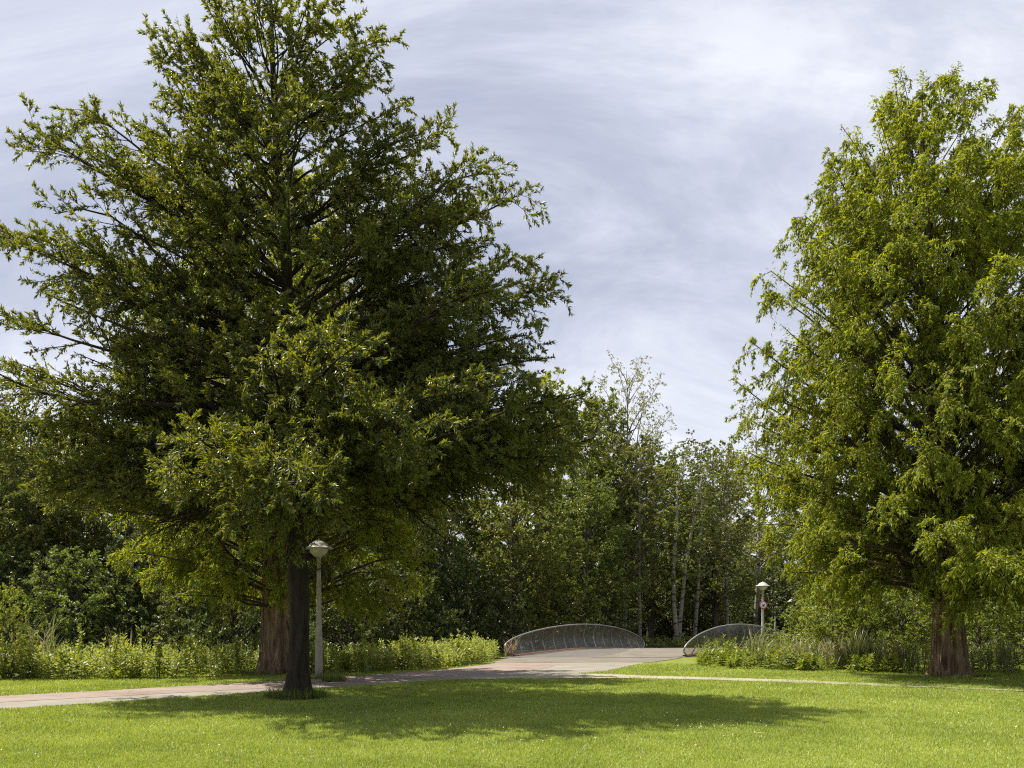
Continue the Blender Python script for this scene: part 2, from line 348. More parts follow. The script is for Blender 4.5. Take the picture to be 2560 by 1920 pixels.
dirt_n = smooth_line([(-1.2, 24.3), (0.8, 24.55), (3.3, 24.6), (5.6, 24.0), (7.7, 22.85), (10.1, 21.3), (12.3, 19.9)])
dirt_f = smooth_line([(-0.9, 25.0), (2.0, 26.8), (4.3, 25.8), (5.9, 24.95), (8.1, 23.9), (10.3, 21.75), (12.5, 20.15)])
strip('dirt_path', ragged(dirt_f, 0.12, 7), ragged(dirt_n, 0.12, 9), 0.0155, M['gravel'], 80)
road_poly = [tuple(p) for p in far_e] + [tuple(p) for p in near_e[::-1]]
dirt_poly = [tuple(p) for p in dirt_f] + [tuple(p) for p in dirt_n[::-1]]

M['litter'] = simple('leaf_litter', (0.055, 0.048, 0.028), 0.95, 0, 0.3, 1.5)
fl = np.array([[(x, y, 0.004) for x in (-160, -60, 0, 60, 160)] for y in (54, 80, 140, 260)], float); mbf = MB(); mbf.add(fl.reshape(-1, 3), sheet_rings(fl, False))
tag(link('woodland_floor', mbf.mesh('woodland_floor'), M['litter']), kind='structure')

# ------------------------------------------------------------------ bridge
bd = norm(np.array([0.61, 0.79])); bn = np.array([bd[1], -bd[0]])
BL = 13.2; L0 = np.array([-0.15, 39.4]); R0 = np.array([7.75, 39.4])
def deck_z(s): return 0.022 + 0.22 * np.sin(np.clip(s, 0, 1) * np.pi)
bridge = empty('footbridge', (float((L0 + R0)[0] / 2 + bd[0] * BL / 2), float((L0 + R0)[1] / 2 + bd[1] * BL / 2), 0), 0,
               'low arched footbridge with rounded wire netting railings crossing the hidden canal', 'bridge')
borg = np.array(bridge.location)
def badd(name, mbx, mat, parent=None, smooth=True):
    me = mbx.mesh(name, smooth); co = np.empty(len(me.vertices) * 3, np.float32); me.vertices.foreach_get('co', co)
    co = co.reshape(-1, 3) - borg; me.vertices.foreach_set('co', co.ravel().astype(np.float32)); return link(name, me, mat, parent or bridge)
S = np.linspace(-0.06, 1.06, 40); us = np.linspace(0, 1, 9)
def deck_grid(u0, u1, dz):
    u = np.linspace(u0, u1, 9)
    return np.stack([[np.r_[(L0 + (R0 - L0) * uu) + bd * BL * s, deck_z(s) + dz] for uu in u] for s in S])
def ramped(u0, u1, dz):
    g = deck_grid(u0, u1, dz); g[0, :, 2] = dz + 0.0; return g
mb = MB(); g = ramped(-0.02, 1.02, 0.0); mb.add(g.reshape(-1, 3), sheet_rings(g, False)); gb = g.copy(); gb[..., 2] -= 0.35; mb.add(gb.reshape(-1, 3), sheet_rings(gb, False))
for col in (0, -1):
    e = np.stack([g[:, col], gb[:, col]], 1); mb.add(e.reshape(-1, 3), sheet_rings(e, False))
deck = badd('deck', mb, M['bridge_asphalt'])
mb = MB(); Sx = np.linspace(-0.055, 1.055, 40)
gg = []
for s in Sx:
    a = 0.52 - 0.32 * s + 0.04 * math.sin(9 * s); gg.append([np.r_[(L0 + (R0 - L0) * (a + (0.985 - a) * k)) + bd * BL * s, deck_z(s) + 0.006] for k in np.linspace(0, 1, 6)])
gg = np.array(gg); mb.add(gg.reshape(-1, 3), sheet_rings(gg, False)); badd('sandy_lane', mb, M['tan_asphalt'], deck)['label'] = 'sandy tan strip along the right half of the deck'
# approach asphalt between footpath and deck
ap = strip('bridge_approach', np.array([(-0.85, 34.2), (-0.45, 36), (-0.1, 38.9)]), np.array([(5.7, 34.6), (6.75, 36.6), (7.8, 38.9)]), 0.0165, M['tan_asphalt'], 30)
def railing(P0, out, label):
    zc, a, bow = 0.40, 0.86, 0.30
    th = np.linspace(-0.47, math.pi + 0.47, 64); s = 0.5 - 0.5 * np.cos(th) * 1.0; h = zc + a * np.sin(th)
    def pt(s, h):
        s = np.asarray(s, float); h = np.asarray(h, float); o = bow * np.sin(np.pi * np.clip(h, 0, 1.4) / 1.45)
        xy = P0 + np.outer(s * BL, bd) + np.outer(o, out); return np.column_stack([xy, deck_z(s) + h])
    mb = MB(); tube(mb, pt(s, np.maximum(h, -0.05)), 0.038, 8); rail = badd('railing', mb, M['steel']); rail['label'] = label
    ss = np.linspace(0.003, 0.997, 70)
    cosv = np.clip((0.5 - ss) * 2, -1, 1); top = zc + a * np.sqrt(np.maximum(0, 1 - cosv ** 2)); bot = np.maximum(0.04, zc - a * np.sqrt(np.maximum(0, 1 - cosv ** 2)))
    g = np.stack([pt(ss, bot + (top - bot) * k) for k in np.linspace(0, 1, 10)], 1)
    mb = MB(); mb.add(g.reshape(-1, 3), sheet_rings(g, False)); badd('netting', mb, M['netting'], rail)
    for sp in np.linspace(0.085, 0.93, 13):
        tp = zc + a * math.sqrt(max(0, 1 - ((0.5 - sp) * 2) ** 2)); hh = np.linspace(-0.04, tp, 12)
        lean = sp + 0.012 * np.sin(hh * 1.3)
        mb = MB(); tube(mb, pt(lean, hh), np.where(hh < tp * 0.5, 0.028, 0.010), 6); badd('post', mb, M['dark_steel'] if sp < 0.5 else M['steel'], rail)
    mb = MB(); e = np.linspace(0.03, 0.98, 30); 
    q0 = np.stack([np.column_stack([P0 + np.outer(e * BL, bd) + out * o_, deck_z(e) + z_]) for o_, z_ in ((-0.06, 0.055), (0.06, 0.055), (0.06, -0.3), (-0.06, -0.3))], 1)
    mb.add(q0.reshape(-1, 3), sheet_rings(q0)); badd('edge_beam', mb, M['rust'], rail)
railing(L0, -bn, 'railing along the left edge of the deck, fully in view')
railing(R0, bn, 'railing along the right edge of the deck, half hidden by weeds')

# ------------------------------------------------------------------ lamps and sign
def make_lamp(loc, label):
    t = empty('street_lamp', loc, 0, label, 'street lamp', 'park lamps along the path')
    mb = MB(); lathe(mb, [(0.0, 0), (0.112, 0.0), (0.112, 0.5), (0.105, 0.9), (0.098, 1.35), (0.088, 1.38), (0.068, 2.6), (0.055, 3.34), (0.062, 3.36), (0.062, 3.52), (0.05, 3.54), (0, 3.55)], S=20)
    link('pole', mb.mesh('pole', True), M['pole'], t)
    mb = MB(); lathe(mb, [(0.06, 3.50), (0.10, 3.515), (0.18, 3.57), (0.245, 3.655), (0.275, 3.735), (0.275, 3.765), (0, 3.766)], S=28); link('bowl', mb.mesh('bowl', True), M['lamp_bowl'], t)
    mb = MB(); lathe(mb, [(0.385, 3.738), (0.412, 3.752), (0.412, 3.772), (0.385, 3.79), (0.30, 3.815), (0.275, 3.84), (0.24, 3.89), (0.18, 3.94), (0.09, 3.975), (0.02, 3.985), (0, 3.985)], S=28)
    lathe(mb, [(0.385, 3.738), (0.27, 3.757), (0.2, 3.758)], S=28); hood = link('hood', mb.mesh('hood', True), M['lamp_hood'], t)
    mb = MB(); lathe(mb, [(0.028, 3.975), (0.028, 4.02), (0.015, 4.035), (0, 4.036)], S=10); link('cap', mb.mesh('cap', True), M['lamp_grey'], hood)
    return t
lamp = make_lamp((W(797, 24.6), 24.6, 0), 'tall weathered lamp post right of the dark oak trunk beside the path')
def copy_tree(o, parent=None):
    c = o.copy(); C.objects.link(c)
    if parent: c.parent = parent
    for ch in list(o.children): copy_tree(ch, c)
    return c
for px, Y, lab in ((1907, 50.6, 'lamp post carrying the round red sign behind the right bridge railing'),
                   (1938, 125, 'smallest lamp post, far along the path just right of the sign'),
                   (1978, 90, 'distant lamp with its head just above the bright green bush')):
    c = copy_tree(lamp); c.location = (W(px, Y), Y, 0); c['label'] = lab
sx, sy = W(1907, 50.6), 50.6
sg = empty('prohibition_sign', (sx, sy - 0.12, H(1513, 50.5)), 0, 'round white sign with red ring and small dark pictogram on a lamp post', 'sign')
def disc(mb, r, y, th=0.02, S=32, r0=0.0, c=(0, 0)):
    a = np.linspace(0, 2 * np.pi, S, endpoint=False)
    prof = [(r0, y), (r, y), (r, y + th), (r0, y + th)]
    ring = np.stack([np.stack([c[0] + p[0] * np.cos(a), np.full(S, p[1]), c[1] + p[0] * np.sin(a)], -1) for p in prof]); mb.add(ring.reshape(-1, 3), sheet_rings(ring))
mb = MB(); disc(mb, 0.225, 0.0, 0.02); link('face', mb.mesh('face'), M['sign_white'], sg)
mb = MB(); disc(mb, 0.235, -0.006, 0.012, 32, 0.188); link('red_ring', mb.mesh('red_ring'), M['sign_red'], sg)
mb = MB()
disc(mb, 0.062, -0.006, 0.004, 12, 0, (0.0, -0.02)); disc(mb, 0.032, -0.006, 0.004, 10, 0, (0.055, 0.035)); disc(mb, 0.022, -0.006, 0.004, 8, 0, (-0.05, 0.05))
for a_, l_ in ((0.6, 0.1), (2.3, 0.1), (3.6, 0.11), (5.0, 0.11), (5.8, 0.1)):
    box(mb, (math.cos(a_) * l_ * .75, -0.004, math.sin(a_) * l_ * .75 - 0.01), (0.03, 0.004, 0.03))
link('pictogram', mb.mesh('pictogram'), M['sign_black'], sg)
mb = MB(); box(mb, (0, 0.05, 0.0), (0.16, 0.06, 0.05)); link('bracket', mb.mesh('bracket'), M['steel'], sg)

# ------------------------------------------------------------------ tree machinery (all vectorised)
def rows(A, V, G, r0, r1, Wv=None):
    return dict(A=A, V=V, G=G, r0=r0, r1=r1, W=np.zeros_like(A) if Wv is None else Wv)
def at(b, t, i=None):
    g = (lambda k: b[k]) if i is None else (lambda k: b[k][i])
    t = t[:, None]; return g('A') + g('V') * t + g('G') * t * t + g('W') * np.sin(2 * np.pi * t)
def tan_at(b, t, i): t = t[:, None]; return norm(b['V'][i] + 2 * b['G'][i] * t)
def kids(b, rng, per_m, tmin, tmax, ang, frac, lmin, lmax, droop, flat, rr=0.5, nmin=2, up=0.0):
    L = np.linalg.norm(b['V'] + b['G'], axis=1); n = np.maximum(nmin, (L * per_m * rng.uniform(0.8, 1.2, len(L))).astype(int))
    i = np.repeat(np.arange(len(L)), n); k = np.arange(len(i)) - np.repeat(np.cumsum(n) - n, n)
    t = tmin + (tmax - tmin) * (k + rng.random(len(i))) / n[i]
    P = at(b, t, i); T = tan_at(b, t, i)
    ref = np.where(np.abs(T[:, 2:3]) > 0.93, np.array([[1.0, 0.2, 0]]), np.array([[0, 0, 1.0]]))
    side = norm(np.cross(T, ref)); u = np.cross(side, T)
    phi = (k % 2) * np.pi + rng.normal(0, flat, len(i)); a = R(ang) * rng.uniform(0.65, 1.35, len(i))
    D = T * np.cos(a)[:, None] + (side * np.cos(phi)[:, None] + u * np.sin(phi)[:, None]) * np.sin(a)[:, None]
    D[:, 2] += up; D = norm(D)
    ln = np.clip(L[i] * frac * (1.15 - 0.88 * t) * rng.uniform(0.6, 1.25, len(i)), lmin, lmax)
    V = D * ln[:, None]; G = np.zeros_like(V); G[:, 2] = -droop * ln * rng.uniform(0.6, 1.4, len(i))
    r = (b['r0'][i] * (1 - t) + b['r1'][i] * t) * rr
    return rows(P, V, G, np.maximum(r, 0.004), np.maximum(r * 0.35, 0.003), rng.normal(0, 0.02, V.shape) * ln[:, None])
def tubes(mb, b, K, S):
    N = len(b['A']); t = np.linspace(0, 1, K)
    P = np.stack([at(b, np.full(N, x)) for x in t], 1); T = norm(np.gradient(P, axis=1))
    ref = np.where(np.abs(T[:, :, 2:3]) > 0.93, np.array([1.0, 0.2, 0]), np.array([0, 0, 1.0]))
    a = norm(np.cross(T, ref)); c = np.cross(a, T); th = np.linspace(0, 2 * np.pi, S, endpoint=False)
    rad = b['r0'][:, None] * (1 - t) + b['r1'][:, None] * t
    ring = P[:, :, None] + (a[:, :, None] * np.cos(th)[:, None] + c[:, :, None] * np.sin(th)[:, None]) * rad[:, :, None, None]
    base = sheet_rings(ring[0]); q = (base[None] + (np.arange(N) * K * S)[:, None, None]).reshape(-1, 4)
    mb.add(ring.reshape(-1, 3), q)
def leaves_on(b, rng, n, tmin=0.15, spread=45, hang=0.0, up=0.0, bias=0.8):
    N = len(b['A']); i = np.repeat(np.arange(N), n); t = tmin + (1 - tmin) * rng.random(len(i)) ** bias
    P = at(b, t, i); T = tan_at(b, t, i); r = norm(rng.normal(size=P.shape)); r = norm(r - T * (r * T).sum(1, keepdims=True))
    a = R(spread) * rng.uniform(0.4, 1.5, len(i)); D = T * np.cos(a)[:, None] + r * np.sin(a)[:, None]
    D[:, 2] += up - hang; return P, norm(D)
def leafmesh(name, P, D, rng, l, w, flatness=0.6, fold=0.25, lvar=0.3, curl=0.0):
    """folded diamonds; flatness pulls the blade's face up to the sky"""
    N = len(P); ref = norm(rng.normal(size=P.shape) * (1 - flatness) + np.array([0, 0, 1.0]) * flatness)
    s = norm(np.cross(D, ref)); nn_ = np.cross(s, D)
    ll = (l * rng.uniform(1 - lvar, 1 + lvar, N))[:, None]; ww = (w * rng.uniform(1 - lvar, 1 + lvar, N))[:, None] * 0.5
    m = P + D * ll * 0.42; f = nn_ * ww * 2 * fold
    V = np.stack([P, m + s * ww + f, P + D * ll - nn_ * ll * curl, m - s * ww + f], 1).reshape(-1, 3)
    o = (np.arange(N) * 4)[:, None]; t = np.concatenate([o + [0, 1, 2], o + [0, 2, 3]]); rv = rng.random(N)
    return mesh_np(name, V, [t], np.concatenate([rv, rv]))
def limbs_to(trunk_fn, targets, rng, slope, r_fn, sag=0.0, wob=0.03):
    """targets (n,3) relative to tree base; slope(z)-> rise per metre of reach"""
    T = np.asarray(targets, float); reach = np.linalg.norm(T[:, :2], axis=1); sl_ = slope(T[:, 2])
    zs = np.clip(T[:, 2] - reach * sl_, 0.0, None); A = trunk_fn(zs)
    G = np.zeros_like(T); G[:, 2] = -sag * reach; V = T - A - G
    r = r_fn(zs, reach); return rows(A, V, G, r, r * 0.12 + 0.003, rng.normal(0, wob, T.shape) * reach[:, None])

def noise3(P, seed):
    g = np.random.default_rng(seed).random((48, 48, 48)); q = P + 500.0; i = np.floor(q).astype(int); f = q - i; f = f * f * (3 - 2 * f); a = i % 48; b = (i + 1) % 48
    X = (a[:, 0], b[:, 0]); Y = (a[:, 1], b[:, 1]); Z = (a[:, 2], b[:, 2]); r = 0
    for u in (0, 1):
        for v in (0, 1):
            for w in (0, 1):
                r = r + g[X[u], Y[v], Z[w]] * (f[:, 0] if u else 1 - f[:, 0]) * (f[:, 1] if v else 1 - f[:, 1]) * (f[:, 2] if w else 1 - f[:, 2])
    return r
def clumps(P, rng, sx, sz, thr, seed, soft=0.07, fac=0.35):
    """thin the foliage into boughs: full inside clumps, sparse between them"""
    n = noise3(P * np.array([1 / sx, 1 / sx, 1 / sz]), seed) * (1 - fac) + noise3(P * np.array([2.3 / sx, 2.3 / sx, 2.3 / sz]), seed + 1) * fac
    return rng.random(len(P)) < np.clip((n - thr) / soft + 0.5, 0.04, 1)
def cull(b, P, rng, *a):
    k = clumps(P, rng, *a); return {n_: v[k] for n_, v in b.items()}
def build_tree(name, loc, label, cat, wood_me, crown_me, bark, leafm, group=None, rz=0, sc=1.0, limbs=None):
    t = empty(name, loc, rz, label, cat, group)
    if not isinstance(sc, tuple): sc = (sc, sc, sc)
    t.scale = sc
    link('trunk', wood_me, bark, t); link('crown', crown_me, leafm, t)
    if limbs: link('limbs', limbs, M['limb_bark'], t)
    return t

def lamp_clear(P, org, r=0.6):
    q = P + np.asarray(org) - np.array([W(797, 24.6), 24.6, 3.75]); sd = np.array(sun_dir); t = q @ sd
    return (np.linalg.norm(q - np.outer(t, sd), axis=1) > r) | (t < -1)
# ---- the big oak
def make_oak():
    rng = np.random.default_rng(11); Ht = 15.6
    def tf(z):
        z = np.asarray(z, float); return np.stack([-0.62 * (np.maximum(z, 0) / Ht) ** 1.6 + 0.05 * np.sin(z * 0.9), 0.10 * np.sin(z * 0.7), z], -1)
    mb = MB(); z = np.concatenate([[-0.1, 0.0, 0.12, 0.3, 0.55, 0.9], np.linspace(1.5, Ht - 0.4, 26)])
    rad = 0.222 * (1 - (z / Ht) * 0.97) ** 0.85 + 0.12 * np.exp(-z / 0.32) + 0.01
    def mod(p, th): return 1 + 0.05 * np.sin(5 * th + p[:, 2:3] * 0.6) + 0.26 * np.exp(-np.maximum(p[:, 2:3], 0) / 0.30) * np.sin(4 * th + 1.1) + 0.06 * np.sin(2 * th + p[:, 2:3] * 1.7) + 0.035 * np.sin(11 * th + p[:, 2:3] * 2) + 0.03 * np.sin(19 * th - p[:, 2:3] * 3)
    tube(mb, tf(z), rad, 22, True, mod)
    # silhouette limbs read from the photograph: lateral, height, depth
    sil = [(-6.3, 12.75, .3), (-5.2, 12.1, -.4), (-3.15, 15.1, .2), (-2.9, 14.2, -.3), (-3.6, 12.6, .5), (-4.6, 11.4, .8), (-6.6, 10.3, .2), (-6.3, 9.8, -.6), (-5.2, 9.4, .9),
           (-6.5, 8.3, -.2), (-7.1, 7.6, .5), (-6.9, 6.9, -.7), (-7.0, 6.1, 0.1), (-6.5, 5.4, -.4), (-5.8, 4.9, .3),
           (1.3, 14.8, .2), (2.2, 14.1, -.3), (2.4, 13.2, .4), (3.5, 12.6, .1), (3.0, 12.0, -.6), (4.8, 11.6, .3), (5.2, 10.9, -.3), (4.4, 10.3, .6), (5.5, 9.3, .2), (5.6, 8.8, -.5), (5.3, 8.1, .5),
           (5.9, 7.5, 0), (6.5, 6.7, .4), (6.3, 6.0, -.5), (6.0, 5.3, .3), (5.3, 4.8, -.3), (-1.2, 15.5, 0), (-0.2, 15.6, .2), (-0.6, 15.9, 0)]
    sil += [(6.5, 6.4, -1.2), (6.9, 5.9, .6), (6.4, 5.2, -.8), (6.6, 7.0, .9), (-6.6, 4.9, 1.0)]
    tg = [(x * 0.94, y, z_ - 0.15) for x, z_, y in sil]
    tg += [(x * rng.uniform(.7, .92), y + rng.choice([-1, 1]) * rng.uniform(.8, 1.8), z_ + rng.uniform(-.5, .3)) for x, y, z_ in tg]
    prof_z = [3.6, 4.5, 6, 7.5, 9, 10.5, 12, 13.5, 15, 16]; prof_r = [3.2, 5.2, 6.1, 5.9, 5.4, 4.8, 3.9, 2.9, 2.0, 0.9]
    nL = 125; gz = 4.0 + 11.4 * (np.arange(nL) / nL) ** 1.05; ga = np.arange(nL) * 2.39996 + 0.7
    gr = np.interp(gz, prof_z, prof_r) * rng.uniform(0.6, 0.98, nL)
    gr = gr * np.where(np.sin(ga) < -0.5, np.interp(gz, [4, 6, 8, 15], [0.8, 0.62, 0.58, 0.8]), 1.0)
    cx = tf(gz)[:, 0]
    tg += list(zip(cx + gr * np.cos(ga), gr * np.sin(ga), gz))
    # bright sprays hanging in front of the trunk
    for cx_, cy_, cz_, wd in ((1.1, -5.2, 4.0, .6), (-0.3, -4.9, 4.4, .5), (1.4, -4.6, 6.3, .8), (2.8, -4.6, 5.1, .6), (4.0, -3.6, 5.4, .5)):
        tg += [(cx_ + a_ * wd, cy_ + b_ * .4, cz_ + c_ * .15) for a_, b_, c_ in ((-1, .6, -1), (.1, -1, 1), (1.0, .3, -.6))]
    b1 = limbs_to(tf, tg, rng, lambda z: np.interp(z, [3.5, 5, 8, 11, 14, 16], [-0.05, 0.12, 0.36, 0.55, 0.85, 1.5]),
                  lambda z, r: 0.014 + 0.0125 * r * (1.0 - z / 26), 0.06, 0.035)
    b1['G'][:, 2] = np.where(b1['A'][:, 2] < 5, -0.10, -0.14) * np.linalg.norm(b1['V'][:, :2], axis=1)
    b1['V'] = np.asarray(tg) - b1['A'] - b1['G']
    tubes(mb, b1, 9, 6)
    b2 = kids(b1, rng, 3.7, 0.24, 0.99, 44, 0.33, 0.35, 1.8, 0.14, 0.8, 0.5, 4, 0.06); b2 = b2
    b2 = cull(b2, at(b2, np.full(len(b2['A']), .6)), rng, 1.5, 0.75, 0.31, 3)
    b3 = kids(b2, rng, 10.5, 0.10, 1.0, 42, 0.55, 0.25, 0.75, 0.12, 1.1, 0.5, 4, 0.10); b3 = cull(b3, at(b3, np.full(len(b3['A']), .5)), rng, 1.5, 0.75, 0.365, 3); tubes(mb, b2, 4, 4); tubes(mb, b3, 2, 3)
    P, D = leaves_on(b3, rng, 32, 0.05, 42, 0.05, 0.0, 0.85)
    P2, D2 = leaves_on(b2, rng, 8, 0.5, 50, 0, 0.1)
    P3, D3 = leaves_on(b1, rng, 90, 0.86, 60, 0, 0.1, 1.0)
    P = np.vstack([P, P2, P3]); D = np.vstack([D, D2, D3]); k = (P[:, 2] > 4.0) | ((P[:, 1] < -2.5) & (P[:, 2] > 2.7) & (P[:, 0] < 2.2)); k &= lamp_clear(P, (OX, OY, 0)) & ((P[:, 0] < 0.9) | (P[:, 2] > 1.75 + 0.101 * (18.4 + P[:, 1]))); P = P[k]; D = D[k]; print('oak leaves', len(P))
    return mb.mesh('trunk', True), leafmesh('crown', P, D, rng, 0.086, 0.029, 0.4, 0.2, 0.45)
OX, OY = W(742, 18.4), 18.4
wm, cm = make_oak()
build_tree('oak_tree', (OX, OY, 0), 'large dark oak with wide pointed crown on the lawn in front of the path', 'tree', wm, cm, M['oak_bark'], M['oak_leaf'])

# ---- dawn redwoods
def make_redwood(seed, Ht, prof, nL, trunk_r, lean=(0, 0), z0=2.6, flutes=7, extra=(), l=0.115, w=0.036, lf=19, dens=1.0, skip=None):
    rng = np.random.default_rng(seed)
    def tf(z):
        z = np.asarray(z, float); k = (z / Ht); return np.stack([lean[0] * k + 0.12 * np.sin(z * 0.45 + seed), lean[1] * k, z], -1)
    mb = MB(); z = np.concatenate([[-0.15, 0, 0.1, 0.25, 0.45, 0.7, 1.0, 1.4], np.linspace(1.9, Ht - 0.3, 34)])
    rad = trunk_r * ((1 - z / Ht * 0.98).clip(0.02) ** 1.0 * 0.86 + 0.22 * np.exp(-np.maximum(z, 0) / 0.45) + 0.12 * np.exp(-np.maximum(z, 0) / 2.5))
    ph = rng.uniform(0, 6, 4)
    def mod(p, th):
        zz_ = np.maximum(p[:, 2:3], 0); d = np.exp(-zz_ / 3.2)
        s1 = 1 - np.abs(np.sin(flutes * 0.5 * th + ph[0] + 0.35 * np.sin(zz_ * 0.8))) ** 0.7
        return 1 + d * (0.42 * s1 - 0.16) + 0.25 * np.exp(-zz_ / 0.25) * np.sin(5 * th + ph[3]) + 0.05 * np.sin(9 * th + ph[1] + zz_ * 0.5) + 0.03 * np.sin(17 * th + ph[2] + zz_) + 0.05 * np.sin(3 * th + zz_ * 0.9 + ph[3])
    tube(mb, tf(z), rad, 56, True, mod)
    pz, pr = prof
    gz = z0 + (Ht - z0) * (np.arange(nL) / nL) ** 1.0; ga = np.arange(nL) * 2.39996 + seed
    gr = np.interp(gz, pz, pr) * rng.uniform(0.68, 1.04, nL)
    tg = list(zip(tf(gz)[:, 0] + gr * np.cos(ga), tf(gz)[:, 1] + gr * np.sin(ga), gz)) + list(extra)
    b1 = limbs_to(tf, tg, rng, lambda z_: np.interp(z_ / Ht, [0.1, 0.3, 0.55, 0.8, 1.0], [0.05, 0.35, 0.7, 1.15, 2.0]), lambda z_, r: 0.012 + 0.0125 * r * (1 - 0.5 * z_ / Ht), -0.05, 0.03)
    b1['G'][:, 2] = np.where(b1['A'][:, 2] < Ht * 0.25, -0.22, -0.06) * np.linalg.norm(b1['V'][:, :2], axis=1)
    A_, V_, G_ = b1['A'], b1['V'], b1['G']; b1['V'] = np.asarray(tg) - A_ - G_
    ml = MB(); tubes(ml, b1, 9, 6)
    b2 = kids(b1, rng, 3.9 * dens, 0.34, 1.0, 55, 0.30, 0.4, 1.35, 0.34, 1.0, 0.42, 5, 0.25); b2 = cull(b2, at(b2, np.full(len(b2['A']), .6)), rng, 1.35, 1.15, 0.39, seed); tubes(ml, b2, 4, 4)
    b3 = kids(b2, rng, 12.5, 0.12, 1.0, 55, 0.55, 0.2, 0.62, 0.85, 1.4, 0.5, 6, 0.10); b3 = cull(b3, at(b3, np.full(len(b3['A']), .7)), rng, 1.35, 1.15, 0.45, seed); tubes(ml, b3, 3, 3)
    P, D = leaves_on(b3, rng, lf, 0.0, 50, 0.45, 0, 0.8)
    P2, D2 = leaves_on(b2, rng, 10, 0.3, 60, 0.1, 0)
    P3, D3 = leaves_on(b1, rng, 90, 0.84, 65, 0.3, 0, 1.0); P3 = P3 + rng.normal(0, .07, P3.shape)
    P = np.vstack([P, P2, P3]); D = np.vstack([D, D2, D3]); k = (np.abs(P[:, 0] - skip[0]) > 0.8) | (P[:, 1] > skip[1]) | (np.abs(P[:, 2] - 3.7) > 0.9) if skip else np.ones(len(P), bool); k &= (lamp_clear(P, (BX, BY, 0)) if skip else True); P = P[k]; D = D[k]; print('redwood leaves', len(P))
    return mb.mesh('trunk', True), ml.mesh('limbs'), leafmesh('crown', P, D, rng, l, w, 0.45, 0.15, 0.35, 0.12)
RX, RY = W(2382, 25.9), 25.9
wm, lm, cm = make_redwood(5, 18.2, ([2.2, 3.0, 5, 7.5, 10, 12.5, 15, 17, 18.2], [4.8, 6.2, 6.6, 6.4, 5.8, 4.9, 3.8, 2.3, 0.9]), 225, 0.48, (-1.0, 0), 2.7)
build_tree('redwood_tree', (RX, RY, 0), 'tall bright green redwood with fluted brown trunk standing right of the bridge', 'tree', wm, cm, M['redwood_bark'], M['redwood_leaf'], limbs=lm)
BX, BY = W(690, 27.2), 27.2
wm, lm, cm = make_redwood(8, 16.2, ([2.4, 3.2, 5, 7.5, 10, 12.5, 14.5, 16.2], [4.4, 5.4, 5.8, 5.8, 5.2, 3.9, 2.4, 0.8]), 150, 0.62, (0.3, 0), 2.3, skip=(W(797, 24.6) - BX, -1.6))
build_tree('redwood_tree', (BX, BY, 0), 'wide redwood with thick reddish trunk half hidden directly behind the oak', 'tree', wm, cm, M['redwood_bark'], M['redwood_leaf'], limbs=lm)
wm, lm, cm = make_redwood(13, 12.5, ([1.8, 3, 5, 7.5, 10, 12.5], [3.6, 4.6, 4.9, 4.4, 3.2, 0.9]), 115, 0.45, (0, 0), 2.6)
build_tree('redwood_tree', (W(2850, 23.5), 23.5, 0), 'redwood cut off by the right edge with its bright boughs reaching into view', 'tree', wm, cm, M['redwood_bark'], M['redwood_leaf'], limbs=lm)
mb = MB(); tube(mb, [(W(2440, 23.6), 23.6, H(1322, 23.6)), (W(2470, 23.5), 23.5, H(1322, 23.5)), (W(2500, 23.4), 23.4, H(1350, 23.4)), (W(2525, 23.4), 23.4, H(1372, 23.4)), (W(2512, 23.4), 23.4, H(1388, 23.4))], [0.045, 0.04, 0.035, 0.022, 0.008], 7)
tube(mb, [(W(2440, 23.6), 23.6, H(1322, 23.6)), (W(2405, 24.8), 24.8, H(1345, 24.8)), (W(2370, 25.7), 25.7, H(1400, 25.7))], [0.045, 0.05, 0.06], 7)
tag(link('dead_branch', mb.mesh('dead_branch', True), M['dead_wood']), 'bare grey dead branch bent down among the green boughs right of the redwood trunk', 'branch')

